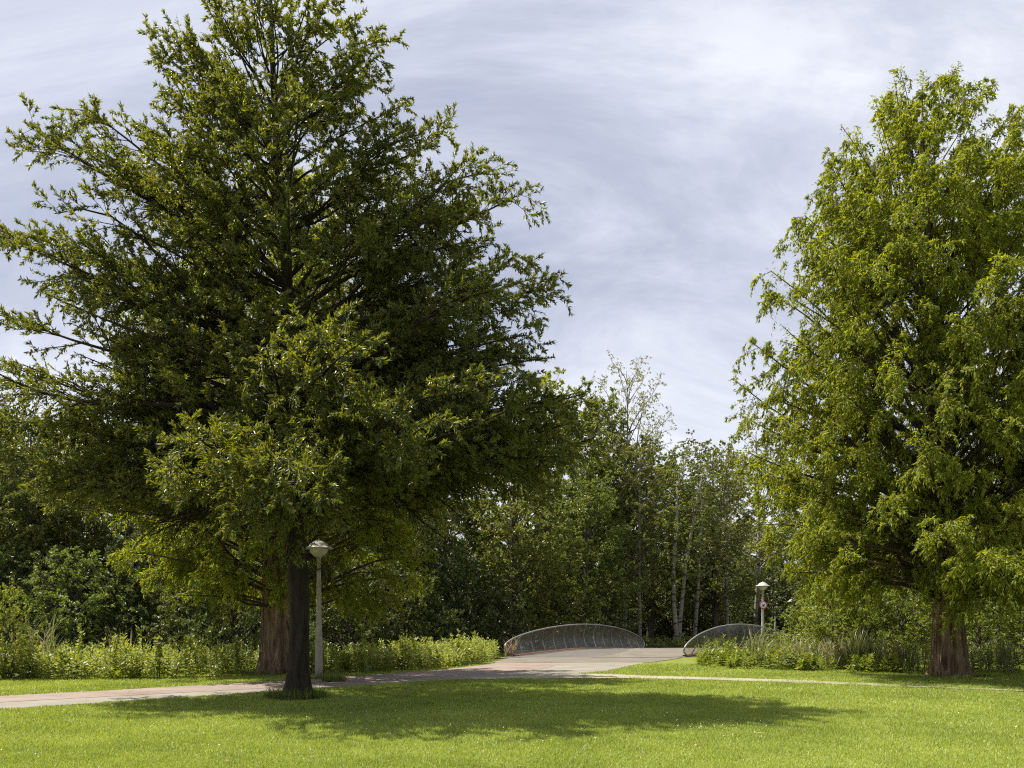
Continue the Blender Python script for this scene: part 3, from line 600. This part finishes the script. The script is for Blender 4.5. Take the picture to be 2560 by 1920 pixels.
# ---- woodland trees
def make_wood(seed, Ht, cr, z0, nL, trunk_r, l, w, lf=12, birch=False, shape=None, droop=0.08, open_=1.0, multi=1):
    rng = np.random.default_rng(seed); kx, ky = rng.normal(0, 0.02, 2) * Ht
    def tf(z):
        z = np.asarray(z, float); k = z / Ht; return np.stack([kx * np.sin(k * 3), ky * np.sin(k * 2.4), z], -1)
    mb = MB(); z = np.linspace(-0.2, Ht * 0.95, 16); tube(mb, tf(z), trunk_r * (1 - z.clip(0) / Ht * 0.93) ** 0.9, 10)
    gz = z0 + (Ht - z0) * (np.arange(nL) + 0.5) / nL; ga = np.arange(nL) * 2.39996 + seed; k = (gz - z0) / (Ht - z0)
    sh = np.interp(k, [0, 0.25, 0.55, 0.85, 1.0], shape or [0.7, 1.0, 0.95, 0.6, 0.25]); lump = 1 + 0.22 * np.sin(ga * 2 + gz * 1.3 + seed)
    gr = cr * sh * lump * rng.uniform(0.5, 1.08, nL)
    tg = np.stack([tf(gz)[:, 0] + gr * np.cos(ga), tf(gz)[:, 1] + gr * np.sin(ga), gz + rng.uniform(-.3, .3, nL)], -1)
    b1 = limbs_to(tf, tg, rng, lambda z_: np.interp((z_ - z0) / (Ht - z0), [0, 0.4, 1], [0.45, 0.8, 1.5]), lambda z_, r: 0.015 + 0.012 * r, 0.05, 0.05)
    tubes(mb, b1, 6, 5)
    b2 = kids(b1, rng, 3.0 * open_, 0.4, 1.0, 50, 0.40, 0.4, 1.6, droop, 1.1, 0.5, 4); tubes(mb, b2, 3, 3)
    b3 = kids(b2, rng, 4.6, 0.15, 1.0, 45, 0.5, 0.25, 0.8, droop * (5 if birch else 1.5), 1.2, 0.5, 3)
    P, D = leaves_on(b3, rng, lf, 0.0, 55, 0.25 if birch else 0.05, 0, 0.8)
    return mb.mesh('trunk', True), leafmesh('crown', P, D, rng, l, w, 0.45, 0.2)
WV = [make_wood(21, 15, 4.2, 3.0, 60, 0.24, 0.15, 0.09, 18), make_wood(22, 15, 3.8, 4.0, 56, 0.22, 0.14, 0.085, 18), make_wood(23, 15, 4.6, 2.2, 66, 0.28, 0.16, 0.095, 18)]
BV = [make_wood(31, 18, 3.2, 5.5, 54, 0.17, 0.12, 0.075, 14, True, [0.8, 1.0, 0.9, 0.65, 0.3]), make_wood(32, 18, 3.6, 7.0, 50, 0.16, 0.12, 0.075, 14, True)]
SPARSE = make_wood(33, 18, 3.0, 7.0, 60, 0.13, 0.10, 0.06, 8, True, [0.7, 0.9, 1.0, 0.9, 0.5], 0.05, 1.0)
SV = [make_wood(41, 5, 2.5, 0.15, 46, 0.07, 0.13, 0.075, 12, shape=[0.9, 1.0, 0.95, 0.6, 0.2]), make_wood(42, 5, 2.8, 0.1, 50, 0.07, 0.14, 0.08, 12, shape=[1.0, 1.05, 0.85, 0.5, 0.2]), make_wood(43, 5, 2.3, 0.2, 44, 0.07, 0.12, 0.075, 12, shape=[0.8, 0.95, 1, 0.75, 0.3])]
def variant(pair, leafm):
    return (pair[0], pair[1].copy(), leafm)
def place(kind, pair, leafm, bark, px, Y, h, base_h, label, rz=0.0, wide=1.0, cat='tree', group=None):
    key = (id(pair[1]), leafm.name)
    if key not in place.cache:
        m = pair[1].copy(); m.materials.clear(); m.materials.append(leafm); place.cache[key] = m
    s = h / base_h; t = empty(kind, (W(px, Y), Y, float(min(0, ground_z(np.array([[W(px, Y), Y, 0.0]]))[0]))), rz, label, cat, group); t.scale = (s * wide, s * wide, s)
    link('trunk', pair[0], bark, t); link('crown', place.cache[key], leafm, t); return t
place.cache = {}
rs = np.random.default_rng(77)
G1, G2, G3 = 'trees of the wood beyond the canal', 'birches of the wood beyond the bridge', 'shrubs along the far canal bank'
# (pixel column, depth, height, variant, leaf, label)
wood = [
 (-60, 47, 14.5, 0, 'birch_leaf', 'pale feathery tree at the left edge rising above the shaded wood'),
 (70, 46, 13.0, 1, 'birch_leaf', 'loose pale tree second from the left in the wood'),
 (10, 52, 14.0, 2, 'birch_leaf', 'broad pale crown filling the sky gap at the left edge'),
 (130, 52, 13.5, 0, 'birch_leaf', 'pale wood tree under the leftmost tips of the oak boughs'),
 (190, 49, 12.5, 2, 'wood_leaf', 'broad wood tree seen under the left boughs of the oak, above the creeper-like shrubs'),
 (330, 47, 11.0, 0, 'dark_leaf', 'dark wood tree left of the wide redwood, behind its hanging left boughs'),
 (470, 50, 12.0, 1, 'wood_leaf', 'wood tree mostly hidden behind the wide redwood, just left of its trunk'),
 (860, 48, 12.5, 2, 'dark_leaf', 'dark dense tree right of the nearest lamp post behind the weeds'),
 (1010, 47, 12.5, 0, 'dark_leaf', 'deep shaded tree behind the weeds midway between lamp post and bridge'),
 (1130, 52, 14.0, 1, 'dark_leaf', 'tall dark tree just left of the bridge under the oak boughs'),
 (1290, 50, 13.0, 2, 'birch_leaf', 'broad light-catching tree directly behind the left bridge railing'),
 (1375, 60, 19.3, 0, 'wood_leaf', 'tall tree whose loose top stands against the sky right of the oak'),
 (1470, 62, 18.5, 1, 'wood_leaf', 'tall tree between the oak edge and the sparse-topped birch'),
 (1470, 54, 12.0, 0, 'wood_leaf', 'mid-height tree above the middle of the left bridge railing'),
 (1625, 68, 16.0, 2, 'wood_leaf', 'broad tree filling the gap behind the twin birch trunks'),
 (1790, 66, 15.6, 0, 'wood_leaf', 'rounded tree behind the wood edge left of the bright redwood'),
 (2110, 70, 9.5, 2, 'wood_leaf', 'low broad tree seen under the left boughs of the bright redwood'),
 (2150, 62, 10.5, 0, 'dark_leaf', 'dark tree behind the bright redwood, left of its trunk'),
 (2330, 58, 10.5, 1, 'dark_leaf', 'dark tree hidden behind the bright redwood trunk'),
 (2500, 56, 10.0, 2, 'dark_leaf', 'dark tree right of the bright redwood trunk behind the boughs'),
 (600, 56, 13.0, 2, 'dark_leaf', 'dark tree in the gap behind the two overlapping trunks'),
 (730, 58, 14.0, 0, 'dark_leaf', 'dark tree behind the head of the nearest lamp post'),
]
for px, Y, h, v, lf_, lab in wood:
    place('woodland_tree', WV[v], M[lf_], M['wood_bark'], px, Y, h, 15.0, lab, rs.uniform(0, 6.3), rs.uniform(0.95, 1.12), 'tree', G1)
ORD = ['first', 'second', 'third', 'fourth', 'fifth', 'sixth', 'seventh', 'eighth', 'ninth', 'tenth', 'eleventh', 'twelfth', 'thirteenth', 'fourteenth', 'fifteenth', 'sixteenth', 'seventeenth', 'eighteenth', 'nineteenth', 'twentieth']
# second row closing the wood
for k, px in enumerate(range(-150, 2700, 150)):
    if 1870 < px < 2030: continue
    Y = 86 + 6 * math.sin(k * 2.1); h = (13.5 if px < 1250 else 18.0 if px < 1500 else 16 if px < 1700 else 12) + rs.uniform(-1, 1)
    place('woodland_tree', WV[k % 3], M[['dark_leaf', 'wood_leaf'][k % 2]], M['wood_bark'], px, Y, h, 15.0, 'tree in the back row of the wood, %s from the left' % ORD[min(k, 19)], rs.uniform(0, 6.3), 1.35, 'tree', 'trees deep in the back row of the wood')
for px, Y, h, lab in ((1880, 150, 21.0, 'far tree closing the path opening, left of the sign'), (1950, 158, 21.0, 'far tree closing the path opening behind the smallest lamp'), (2020, 150, 22.0, 'far tree closing the path opening behind the bright bush')):
    place('woodland_tree', WV[1], M['wood_leaf'], M['wood_bark'], px, Y, h, 15.0, lab, rs.uniform(0, 6.3), 1.5, 'tree', 'trees deep in the back row of the wood')
for k, px in enumerate((1880, 1935, 1985, 2030)):
    place('shrub', SV[k % 3], M['dark_leaf'], M['wood_bark'], px, 140, 10, 5.0, 'far dark shrub at the end of the path opening, %s from the left' % ORD[k], rs.uniform(0, 6.3), 1.3, 'shrub', 'shrubs closing the floor of the wood')
for px, Y, h, v, lab in ((1600, 57.5, 13.8, 0, 'birch with dark-scarred trunk above the far end of the left railing'),
                         (1735, 59, 14.5, 1, 'slim birch leaning left beside the twin pale trunks'),
                         (1885, 72, 18.6, 1, 'soft green birch next to the bright redwood, its top against the sky'),
                         (1500, 64, 17.2, 1, 'tall birch with drooping crown behind the left railing'),
                         (1820, 64, 14.6, 0, 'drooping birch crown left of the lamp post with the red sign')):
    place('birch_tree', BV[v], M['birch_leaf'], M['birch_bark'], px, Y, h, 18.0, lab, rs.uniform(0, 6.3), 1.15, 'tree', G2)
place('birch_tree', SPARSE, M['birch_leaf'], M['birch_bark'], 1560, 61, 20.6, 18.0, 'thin-topped birch with almost bare twigs against the sky', 1.0, 1.0, 'tree', G2)
# twin-stemmed birch
t = empty('birch_tree', (W(1695, 56), 56, 0), 0, 'twin-stemmed pale birch rising between the two bridge railings', 'tree', G2)
mb = MB(); yy = 0
tube(mb, [(-0.15, 0, -.2), (-0.12, 0, 1), (-0.28, 0, 3), (-0.30, 0, 5.2), (-0.05, .1, 8.2), (0.0, .2, 11)], [0.20, 0.16, 0.14, 0.125, 0.10, 0.05], 12)
tube(mb, [(0.12, 0.1, -.2), (0.12, 0.1, 1.2), (0.32, 0.2, 3.2), (0.55, 0.2, 5.5), (1.1, .3, 8.4), (1.7, .4, 11.5)], [0.18, 0.15, 0.13, 0.115, 0.09, 0.04], 12)
link('trunk', mb.mesh('trunk', True), M['birch_bark'], t)
kk = (id(BV[0][1]), 'birch_leaf'); o = link('crown', place.cache[kk], M['birch_leaf'], t, (0.4, 0.3, -0.5)); o.scale = (0.95, 0.95, 0.78)
mb = MB(); tube(mb, [(0, 0, 0), (0.05, 0, 2), (0.0, 0, 4), (0.06, 0, 8.5)], [0.10, 0.09, 0.085, 0.05], 8)
tag(link('bare_trunk', mb.mesh('bare_trunk', True), M['birch_bark'], None, (W(1275, 50), 50, 0)), 'thin pale bare trunk standing in the shade left of the bridge', 'tree')
# shrub understorey
shr = []
for k, px in enumerate(range(-80, 1260, 95)):
    Y = 42.5 + 1.5 * math.sin(k * 1.7) if px < 1100 else 47
    shr.append((px + rs.uniform(-20, 20), Y, rs.uniform(4.2, 6.4), k % 3, 'dark_leaf' if (k % 3) else 'wood_leaf'))
labs = ['at the far left edge', 'second from the left edge', 'covered in pale leaves near the left edge', 'below the leftmost oak boughs', 'behind the dry reed stalks', 'behind the tall weed at left', 'left of the thick redwood trunk', 'half behind the thick redwood trunk',
        'hidden behind the oak trunk', 'right behind the nearest lamp post', 'with a pale lit side right of the lamp post', 'behind the weeds right of the lamp post', 'behind the weeds toward the bridge', 'nearest the left end of the bridge', 'behind the bridge end']
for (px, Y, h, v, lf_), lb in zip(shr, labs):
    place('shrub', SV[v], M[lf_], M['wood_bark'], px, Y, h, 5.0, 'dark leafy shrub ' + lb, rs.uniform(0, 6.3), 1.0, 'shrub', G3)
for k, px in enumerate(range(-140, 2760, 76)):
    if 1885 < px < 2010: continue
    place('shrub', SV[k % 3], M['dark_leaf'], M['wood_bark'], px, 76 + 5 * math.sin(k * 2.3), rs.uniform(5.5, 8), 5.0, ('dark shrub in the back row of the wood, %s from the left' % ORD[k] if k < 20 else 'dark shrub in the back row of the wood, %s from the right' % ORD[38 - k]), rs.uniform(0, 6.3), 1.25, 'shrub', 'shrubs closing the floor of the wood')
for px, Y, h, v, lf_, lb in ((1330, 52, 5.5, 0, 'wood_leaf', 'shrub catching light above the near end of the left railing'), (1420, 53, 5.0, 1, 'wood_leaf', 'shrub catching light above the middle of the left railing'), (1515, 55, 4.2, 2, 'dark_leaf', 'dark shrub above the far half of the left railing'),
                             (1620, 72, 4.0, 0, 'dark_leaf', 'low dark shrub behind the scarred birch trunk'), (1720, 74, 5.0, 1, 'dark_leaf', 'low dark shrub behind the twin birch'), (1800, 72, 5.5, 2, 'dark_leaf', 'dark shrub deep behind the right railing'), (1860, 76, 5.5, 0, 'dark_leaf', 'dark shrub left of the sign'),
                             (2110, 52, 4.8, 1, 'dark_leaf', 'dark shrub behind the bright green bush'), (2180, 48, 5.0, 2, 'dark_leaf', 'dark shrub behind the reeds'), (2300, 46, 5.0, 0, 'dark_leaf', 'dark shrub left of the bright redwood trunk'), (2420, 46, 5.2, 1, 'dark_leaf', 'dark shrub right of the bright redwood trunk'),
                             (2530, 45, 5.0, 2, 'dark_leaf', 'dark shrub at the right edge'), (2620, 44, 5.0, 0, 'dark_leaf', 'dark shrub beyond the right edge'), (1655, 90, 6.5, 1, 'dark_leaf', 'far dark shrub in the opening beyond the bridge'), (1560, 90, 6.0, 0, 'dark_leaf', 'far dark shrub left of the opening beyond the bridge')):
    place('shrub', SV[v], M[lf_], M['wood_bark'], px, Y, h, 5.0, lb, rs.uniform(0, 6.3), 1.05, 'shrub', 'shrubs of the wood edge')
for px, Y, h, v, wd, lf_, lb in ((2085, 35.5, 3.4, 0, 0.9, 'nettle', 'bright green bush right of the bridge and its sign'), (2150, 34.5, 3.4, 1, 1.0, 'bush_leaf', 'bright green bush behind the reeds, left of the pale-leaved one'),
                                 (2020, 38.5, 2.7, 1, 1.1, 'bush_leaf', 'lower yellow-green bush at the right end of the right railing'), (2255, 34.5, 3.2, 2, 1.0, 'bush_leaf', 'pale-leaved bush just left of the bright redwood trunk'), (2455, 34, 3.0, 0, 1.0, 'bush_leaf', 'pale-leaved bush just right of the bright redwood trunk'), (2570, 34, 3.0, 1, 1.0, 'bramble', 'pale-leaved bush cut by the right edge')):
    place('bush', SV[v], M[lf_], M['wood_bark'], px, Y, h, 5.0, lb, rs.uniform(0, 6.3), wd * 1.15, 'bush', 'bushes along the near canal bank')
place('bush', SV[2], M['nettle'], M['wood_bark'], 12, 24.3, 2.75, 5.0, 'bright yellow-green young bush at the left edge above the weeds', 0.4, 0.62, 'bush')

# ------------------------------------------------------------------ weeds
def weeds(name, polys, dens, hmin, hmax, mat, label, seed, ls=0.115, pairs=12, avoid=()):
    rng = np.random.default_rng(seed); B = []
    for poly in polys:
        pl = np.array(poly); lo, hi = pl.min(0), pl.max(0); n = int((hi - lo).prod() * dens)
        p = rng.uniform(lo, hi, (n, 2)); p = p[inpoly(p, poly)]
        for (ax, ay, ar) in avoid: p = p[np.hypot(p[:, 0] - ax, p[:, 1] - ay) > ar]
        p = p[rng.random(len(p)) < np.clip(0.1 + 2.2 * (vnoise(p, 1.0, seed + 40) - 0.25), 0.12, 1)]; B.append(p)
    B = np.concatenate(B); N = len(B); k = vnoise(B, 0.9, seed) * 0.7 + rng.random(N) * 0.3; h = hmin + (hmax - hmin) * k ** 1.35
    h *= np.where(rng.random(N) < 0.06, 1.25, 1.0)
    lean = rng.normal(0, 0.09, (N, 2)) * h[:, None]
    A = np.column_stack([B, np.minimum(0, ground_z(np.column_stack([B, np.zeros(N)])))]); V = np.column_stack([lean, h]); G = np.zeros_like(V)
    st = rows(A, V, G, np.full(N, 0.006), np.full(N, 0.003), rng.normal(0, 0.012, V.shape))
    i = np.repeat(np.arange(N), pairs * 2); kk_ = np.tile(np.arange(pairs * 2), N); t = 0.12 + 0.88 * (kk_ // 2 + rng.random(len(i)) * .6) / pairs
    P = at(st, t, i); az = rng.uniform(0, 6.28, N)[i] + (kk_ // 2) * 1.57 + (kk_ % 2) * np.pi + rng.normal(0, .35, len(i)); el = R(5) + R(50) * t ** 2 + rng.normal(0, .25, len(i))
    D = np.column_stack([np.cos(az) * np.cos(el), np.sin(az) * np.cos(el), np.sin(el)])
    out = P + D * 0.02; l = ls * (1.25 - 0.55 * t)
    me = leafmesh(name, out, D, rng, 1.0, 0.5, 0.75, 0.2)
    co = np.empty(len(me.vertices) * 3, np.float32); me.vertices.foreach_get('co', co); co = co.reshape(-1, 4, 3)
    co = out[:, None] + (co - out[:, None]) * (l * rng.uniform(.8, 1.5, len(l)))[:, None, None]
    V1 = co.reshape(-1, 3); n4 = len(out); o4 = (np.arange(n4) * 4)[:, None]; T1 = np.concatenate([o4 + [0, 1, 2], o4 + [0, 2, 3]]); r1 = rng.random(n4); plant = rng.random(N)[i]; r1 = r1 * .5 + plant * .5
    mb = MB(); tubes(mb, st, 3, 3); SVt = np.concatenate(mb.v); SQ = np.concatenate(mb.q)
    me2 = mesh_np(name, np.vstack([V1, SVt]), [T1, SQ + len(V1)], np.concatenate([r1, r1, np.full(len(SQ), 0.3)])); bpy.data.meshes.remove(me)
    return tag(link(name, me2, mat), label, 'weeds', None, 'stuff')
fe = resample(far_e[(far_e[:, 1] > 25.4)], 12)
strip_poly = [tuple(p) for p in fe + np.array([-0.25, 0.35])] + [tuple(p) for p in (fe + np.array([-2.9, 2.6]))[::-1]]
weeds('nettles', [[(-22, 23.4), (-9.2, 24.5), (-8.3, 26.2), (-8.4, 28.5), (-22, 28.0)]], 21, 0.25, 1.4, M['nettle'], 'sunlit bank of nettles left of the two thick trunks', 1, avoid=[(BX, BY, 1.15)])
weeds('nettles', [strip_poly, [(-6.4, 25.6), (-5.0, 26.1), (-6, 29), (-7.0, 28.6)]], 22, 0.28, 1.25, M['nettle'], 'sunlit bank of nettles between the lamp post and the bridge', 2, avoid=[(BX, BY, 1.1)])
weeds('docks', [[(-22, 23.2), (-9.2, 24.3), (-8.5, 26.2), (-8.4, 27.5), (-22, 27.0)], strip_poly], 3.2, 0.2, 1.1, M['bramble'], 'darker broad-leaved weeds mixed among the sunlit nettles', 21, 0.19, 9, avoid=[(BX, BY, 1.15)])
weeds('undergrowth', [[(-22, 27.9), (-8.6, 28.2), (-7, 30), (-3, 34), (-1, 41), (-6, 40), (-12, 35), (-24, 31)]], 5, 0.4, 0.9, M['bramble'], 'shaded undergrowth behind the nettles at the canal edge', 3, 0.12, 10, avoid=[(BX, BY, 1.3)])
rb = [(6.55, 31.6), (7.2, 30.0), (8.9, 28.5), (11.8, 27.2), (12.6, 26.9), (12.6, 29.5), (9.5, 33), (9.0, 37.0), (8.0, 35.2), (7.2, 33.2)]
weeds('brambles', [rb], 15, 0.18, 0.95, M['bush_leaf'], 'low leafy brambles in front of the right bridge railing', 4, 0.15, 11, avoid=[(RX, RY, 0.9)])
weeds('brambles', [[(14.3, 26.6), (18, 25.0), (24, 24), (24, 30), (14, 31)]], 14, 0.4, 1.0, M['bramble'], 'leafy brambles right of the bright redwood trunk', 6, 0.10, 12, avoid=[(RX, RY, 1.0)])
weeds('undergrowth', [[(9.5, 33), (12.6, 29.5), (24, 30), (26, 36), (16, 41), (10, 39)]], 6, 0.5, 1.2, M['bramble'], 'undergrowth under the bushes behind the bright redwood', 7, 0.12, 10)
weeds('undergrowth', [[(-4, 50), (14, 52), (14, 62), (-4, 62)]], 3, 0.3, 0.9, M['bramble'], 'shaded undergrowth under the birches beyond the bridge', 8, 0.16, 9, avoid=[(W(1907, 50.6), 50.6, .6)])

def blades(rng, B, n, lmin, lmax, w, tilt, segs=3, bend=0.5, mb=None, rv=None):
    """arching strap leaves from base points"""
    N = len(B); i = np.repeat(np.arange(N), n); M_ = len(i); az = rng.uniform(0, 2 * np.pi, M_); tl = np.abs(rng.normal(0, tilt, M_)); L = rng.uniform(lmin, lmax, M_)
    D = np.column_stack([np.cos(az) * np.sin(tl), np.sin(az) * np.sin(tl), np.cos(tl)]); out = np.column_stack([np.cos(az), np.sin(az), np.full(M_, -0.7)])
    s = np.column_stack([-np.sin(az), np.cos(az), np.zeros(M_)]); s = norm(s + rng.normal(0, .4, s.shape)); t = np.linspace(0, 1, segs + 1); off = np.column_stack([rng.normal(0, .02, (M_, 2)), np.zeros(M_)])
    C_ = (B[i] + off)[:, None] + D[:, None] * (L[:, None, None] * t[None, :, None]) + out[:, None] * (bend * rng.uniform(.3, 1.2, M_) * L)[:, None, None] * (t ** 2.2)[None, :, None]
    hw = (w * (1 - t ** 1.5) * 0.5 + 0.0006)[None, :, None]; Vv = np.stack([C_ - s[:, None] * hw, C_ + s[:, None] * hw], 2)
    base = sheet_rings(Vv[0], False); q = (base[None] + (np.arange(M_) * (segs + 1) * 2)[:, None, None]).reshape(-1, 4)
    return Vv.reshape(-1, 3), q, np.repeat(rng.random(M_), segs)
def reed_clump(x, y, r, n, h, mat, label, seed, bend=0.35, tilt=0.22, name='reed_clump', w=0.034, group=None, nb=3):
    rng = np.random.default_rng(seed); a = rng.uniform(0, 6.28, n); rr = r * np.sqrt(rng.random(n)); z = rng.uniform(0, h * 0.45, n) if nb > 2 else np.zeros(n)
    B = np.column_stack([rr * np.cos(a), rr * np.sin(a), z]); V, q, rv = blades(rng, B, nb, h * 0.4, h * 0.95, w, tilt, 4, bend)
    mb = MB(); tubes(mb, rows(np.column_stack([B[:, :2], np.zeros(n)]), np.column_stack([rng.normal(0, .05, (n, 2)), z + h * 0.3]), np.zeros((n, 3)), np.full(n, .005), np.full(n, .003)), 3, 3)
    SVt = np.concatenate(mb.v); SQ = np.concatenate(mb.q)
    return tag(link(name, mesh_np(name, np.vstack([V, SVt]), [q, SQ + len(V)], np.concatenate([rv, np.full(len(SQ), .4)])), mat, None, (x, y, 0)), label, 'reeds' if 'reed' in name else 'grass tuft', group)
RG = 'reed clumps on the near canal bank'
for k, (px, Y, r, n_, h, lb) in enumerate(((1890, 30.0, 0.35, 12, 1.5, 'thin reeds in front of the right railing below the red sign'), (1935, 30.5, 0.5, 26, 1.05, 'short reeds at the right end of the right railing'),
        (2035, 29.4, .6, 34, 1.15, 'reeds in front of the bright green bush'), (2150, 28.6, .42, 60, 1.45, 'dense tall blue-green reed clump left of the redwood trunk'), (2190, 28.4, .3, 24, 1.2, 'smaller reeds leaning on the dense tall clump'),
        (2285, 28.2, .5, 34, 1.1, 'reeds just left of the redwood trunk'), (2500, 27.8, .5, 30, 1.3, 'reeds right of the redwood trunk at the right edge'), (2100, 28.9, .4, 24, 1.1, 'reeds between bright bush and dense tall clump'))):
    reed_clump(W(px, Y), Y, r, n_, h, M['reed'], lb, 100 + k, group=RG)
for k, (px, Y, r, n_, h, lb) in enumerate(((1985, 30.2, .5, 26, 1.1, 'straw-coloured dry reeds beside the bright green bush'), (2225, 28.6, .4, 22, 1.25, 'straw-coloured dry reeds right of the dense tall clump'), (2085, 29.3, .4, 16, 1.35, 'straw-coloured dry reeds left of the dense tall clump'),
        (90, 27.5, .6, 18, 1.75, 'dry brown reed stalks behind the nettles at left'), (300, 27.6, .8, 16, 1.5, 'dry reed leaves above the nettles left of the trunks'), (1275, 39.0, .3, 14, 1.1, 'dry stalks at the near end of the left railing'))):
    reed_clump(W(px, Y), Y, r, n_, h, M['dry_reed'], lb, 130 + k, 0.3, 0.3, group='dry reed clumps')
reed_clump(W(128, 27), 27, .2, 8, 1.9, M['reed'], 'pale green reed standing above the nettles at left', 150, 0.3, .3)
reed_clump(W(835, 23.4), 23.4, .30, 110, 0.46, M['tuft'], 'long seeding grass tuft at the path edge right of the lamp post', 160,   .35, .45, 'grass_tuft', 0.014, nb=2)
reed_clump(OX, OY - .05,   .66, 520, 0.40, M['tuft'], 'ring of unmown grass round the foot of the oak', 161, .3, .5, 'grass_tuft', 0.010, nb=2)
reed_clump(W(797, 24.6) + .1, 24.5, .3, 60, 0.3, M['tuft'], 'short grass at the foot of the nearest lamp post', 162, .3, .5, 'grass_tuft', 0.011, nb=2)
reed_clump(BX, BY - .3, 1.15, 380, 0.22, M['tuft'], 'dark grass round the foot of the thick reddish trunk', 163, .3, .5, 'grass_tuft', 0.011, nb=2)
reed_clump(RX, RY - .2, .95, 300, 0.20, M['tuft'], 'grass round the foot of the bright redwood trunk', 164, .3, .5, 'grass_tuft', 0.011, nb=2)
# tall single weeds
def tall_weed(px, Y, h, label, seed):
    rng = np.random.default_rng(seed); N = 4; A = np.column_stack([rng.normal(0, .06, (N, 2)), np.zeros(N)]); V = np.column_stack([rng.normal(0, .08, (N, 2)) * h, h * rng.uniform(.75, 1, N)])
    st = rows(A, V, np.zeros_like(V), np.full(N, .009), np.full(N, .004)); P, D = leaves_on(st, rng, 46, .1, 70, -.1, 0, 1.0); t = empty('tall_weed', (W(px, Y), Y, 0), 0, label, 'plant')
    mb = MB(); tubes(mb, st, 4, 4); link('stem', mb.mesh('stem'), M['nettle'], t); link('foliage', leafmesh('foliage', P, D, rng, .13, .06, .7, .2), M['nettle'], t)
tall_weed(395, 24.8, 1.45, 'tall leafy weed standing above the nettles left of the thick trunk', 1)
for q_, (px, Y, h, lb) in enumerate(((60, 24.9, 1.5, 'beside the bright young bush'), (285, 25.1, 1.35, 'among the nettles below the dry reed leaves'), (470, 25.3, 1.3, 'near the right end of the left nettle bank'), (585, 25.8, 1.25, 'closest to the thick reddish trunk'),
        (905, 27.4, 1.25, 'above the nettles just right of the lamp post'), (1010, 29.2, 1.3, 'in the middle of the nettles between lamp post and bridge'), (1140, 32.5, 1.35, 'at the bridge end of the nettles'))):
    tall_weed(px, Y, h, 'leafy weed rising ' + lb, 10 + q_)
tall_weed(200, 25.5, 1.6, 'tall leafy weed standing above the nettles near the left edge', 2)

# ------------------------------------------------------------------ lawn grass
def lawn():
    rng = np.random.default_rng(5); n = 900000
    u = rng.random(n); Y = 8.6 * (34 / 8.6) ** u                 # density falls with distance
    X = rng.uniform(-1, 1, n) * (Y * 0.66 + 0.8); P = np.column_stack([X, Y])
    keep = ~inpoly(P, road_poly) & (~inpoly(P, dirt_poly) | (rng.random(n) < np.clip((P[:, 0] - 6.5) / 4.5, 0.03, 0.75))) & ~inpoly(P, [(-2, 33), (8, 33), (9, 41), (-1, 41)])
    worn = (vnoise(P, 0.9, 3) * .6 + vnoise(P, 3.1, 4) * .4); keep &= rng.random(n) < 0.35 + 1.1 * worn
    P = P[keep]; n = len(P); Y = P[:, 1]; k = vnoise(P, 2.2, 6) * 0.6 + vnoise(P, 7, 8) * .4
    h = (0.022 + 0.040 * k) * rng.uniform(.6, 1.35, n) * (1 + (Y - 9) * 0.016); w = 0.0048 * (1 + (Y - 9) * 0.085)
    az = rng.uniform(0, 2 * np.pi, n); tl = rng.uniform(.15, 1.05, n); B = np.column_stack([P, np.zeros(n)])
    D = np.column_stack([np.cos(az) * np.sin(tl), np.sin(az) * np.sin(tl), np.cos(tl)]); s = norm(np.column_stack([-np.sin(az), np.cos(az), np.zeros(n)]) + rng.normal(0, .5, (n, 3)))
    V = np.stack([B - s * w[:, None], B + s * w[:, None], B + D * h[:, None]], 1).reshape(-1, 3)
    t = (np.arange(n) * 3)[:, None] + [0, 1, 2]; print('grass blades', n)
    tag(link('lawn_grass', mesh_np('lawn_grass', V, [t], np.clip(rng.random(n) * .5 + .35 * (1 - k) + .95 * (vnoise(P, .45, 31) * .5 + vnoise(P, 1.9, 32) * .5) - .32, 0, 1)), M['grass']), 'short mown grass covering the lawn around the oak', 'grass', None, 'stuff')
    # daisies
    m = 520; c = rng.uniform([-12, 9.2], [14, 22], (60, 2)); c[:14] = rng.normal([-.5, 14.2], [2.4, 1.3], (14, 2)); j = rng.integers(0, 60, m); j[:250] = rng.integers(0, 14, 250)
    Q = c[j] + rng.normal(0, .45, (m, 2)); Q = Q[~inpoly(Q, road_poly) & ~inpoly(Q, dirt_poly)]; m = len(Q); a = np.linspace(0, 2 * np.pi, 6, endpoint=False)
    rad = rng.uniform(.005, .010, m)[:, None]; zc_ = rng.uniform(.035, .06, m)[:, None]; tx, ty = rng.normal(0, .3, (2, m, 1))
    V = np.stack([Q[:, :1] + rad * np.cos(a), Q[:, 1:] + rad * np.sin(a), zc_ + rad * (np.cos(a) * tx + np.sin(a) * ty)], -1).reshape(-1, 3)
    tag(link('daisies', mesh_np('daisies', V, [(np.arange(m) * 6)[:, None] + np.arange(6)]), M['daisy']), 'small white daisies scattered in the lawn', 'flowers', None, 'stuff')
lawn()
def litter():
    rng = np.random.default_rng(9); m = 420; P = np.column_stack([rng.uniform(-14, 12, m), rng.uniform(9.5, 30, m), np.full(m, 0.03)]); P[:150, :2] = np.array([OX, OY]) + rng.normal(0, 2.8, (150, 2))
    on = inpoly(P, road_poly) | inpoly(P, dirt_poly); P[on, 2] = 0.022; D = norm(np.column_stack([rng.normal(size=(m, 2)), np.full(m, .1)]))
    tag(link('fallen_leaves', leafmesh('fallen_leaves', P, D, rng, .07, .035, .9, .2), M['dry_reed']), 'brown fallen leaves strewn on the lawn and path', 'leaves', None, 'stuff')
litter()
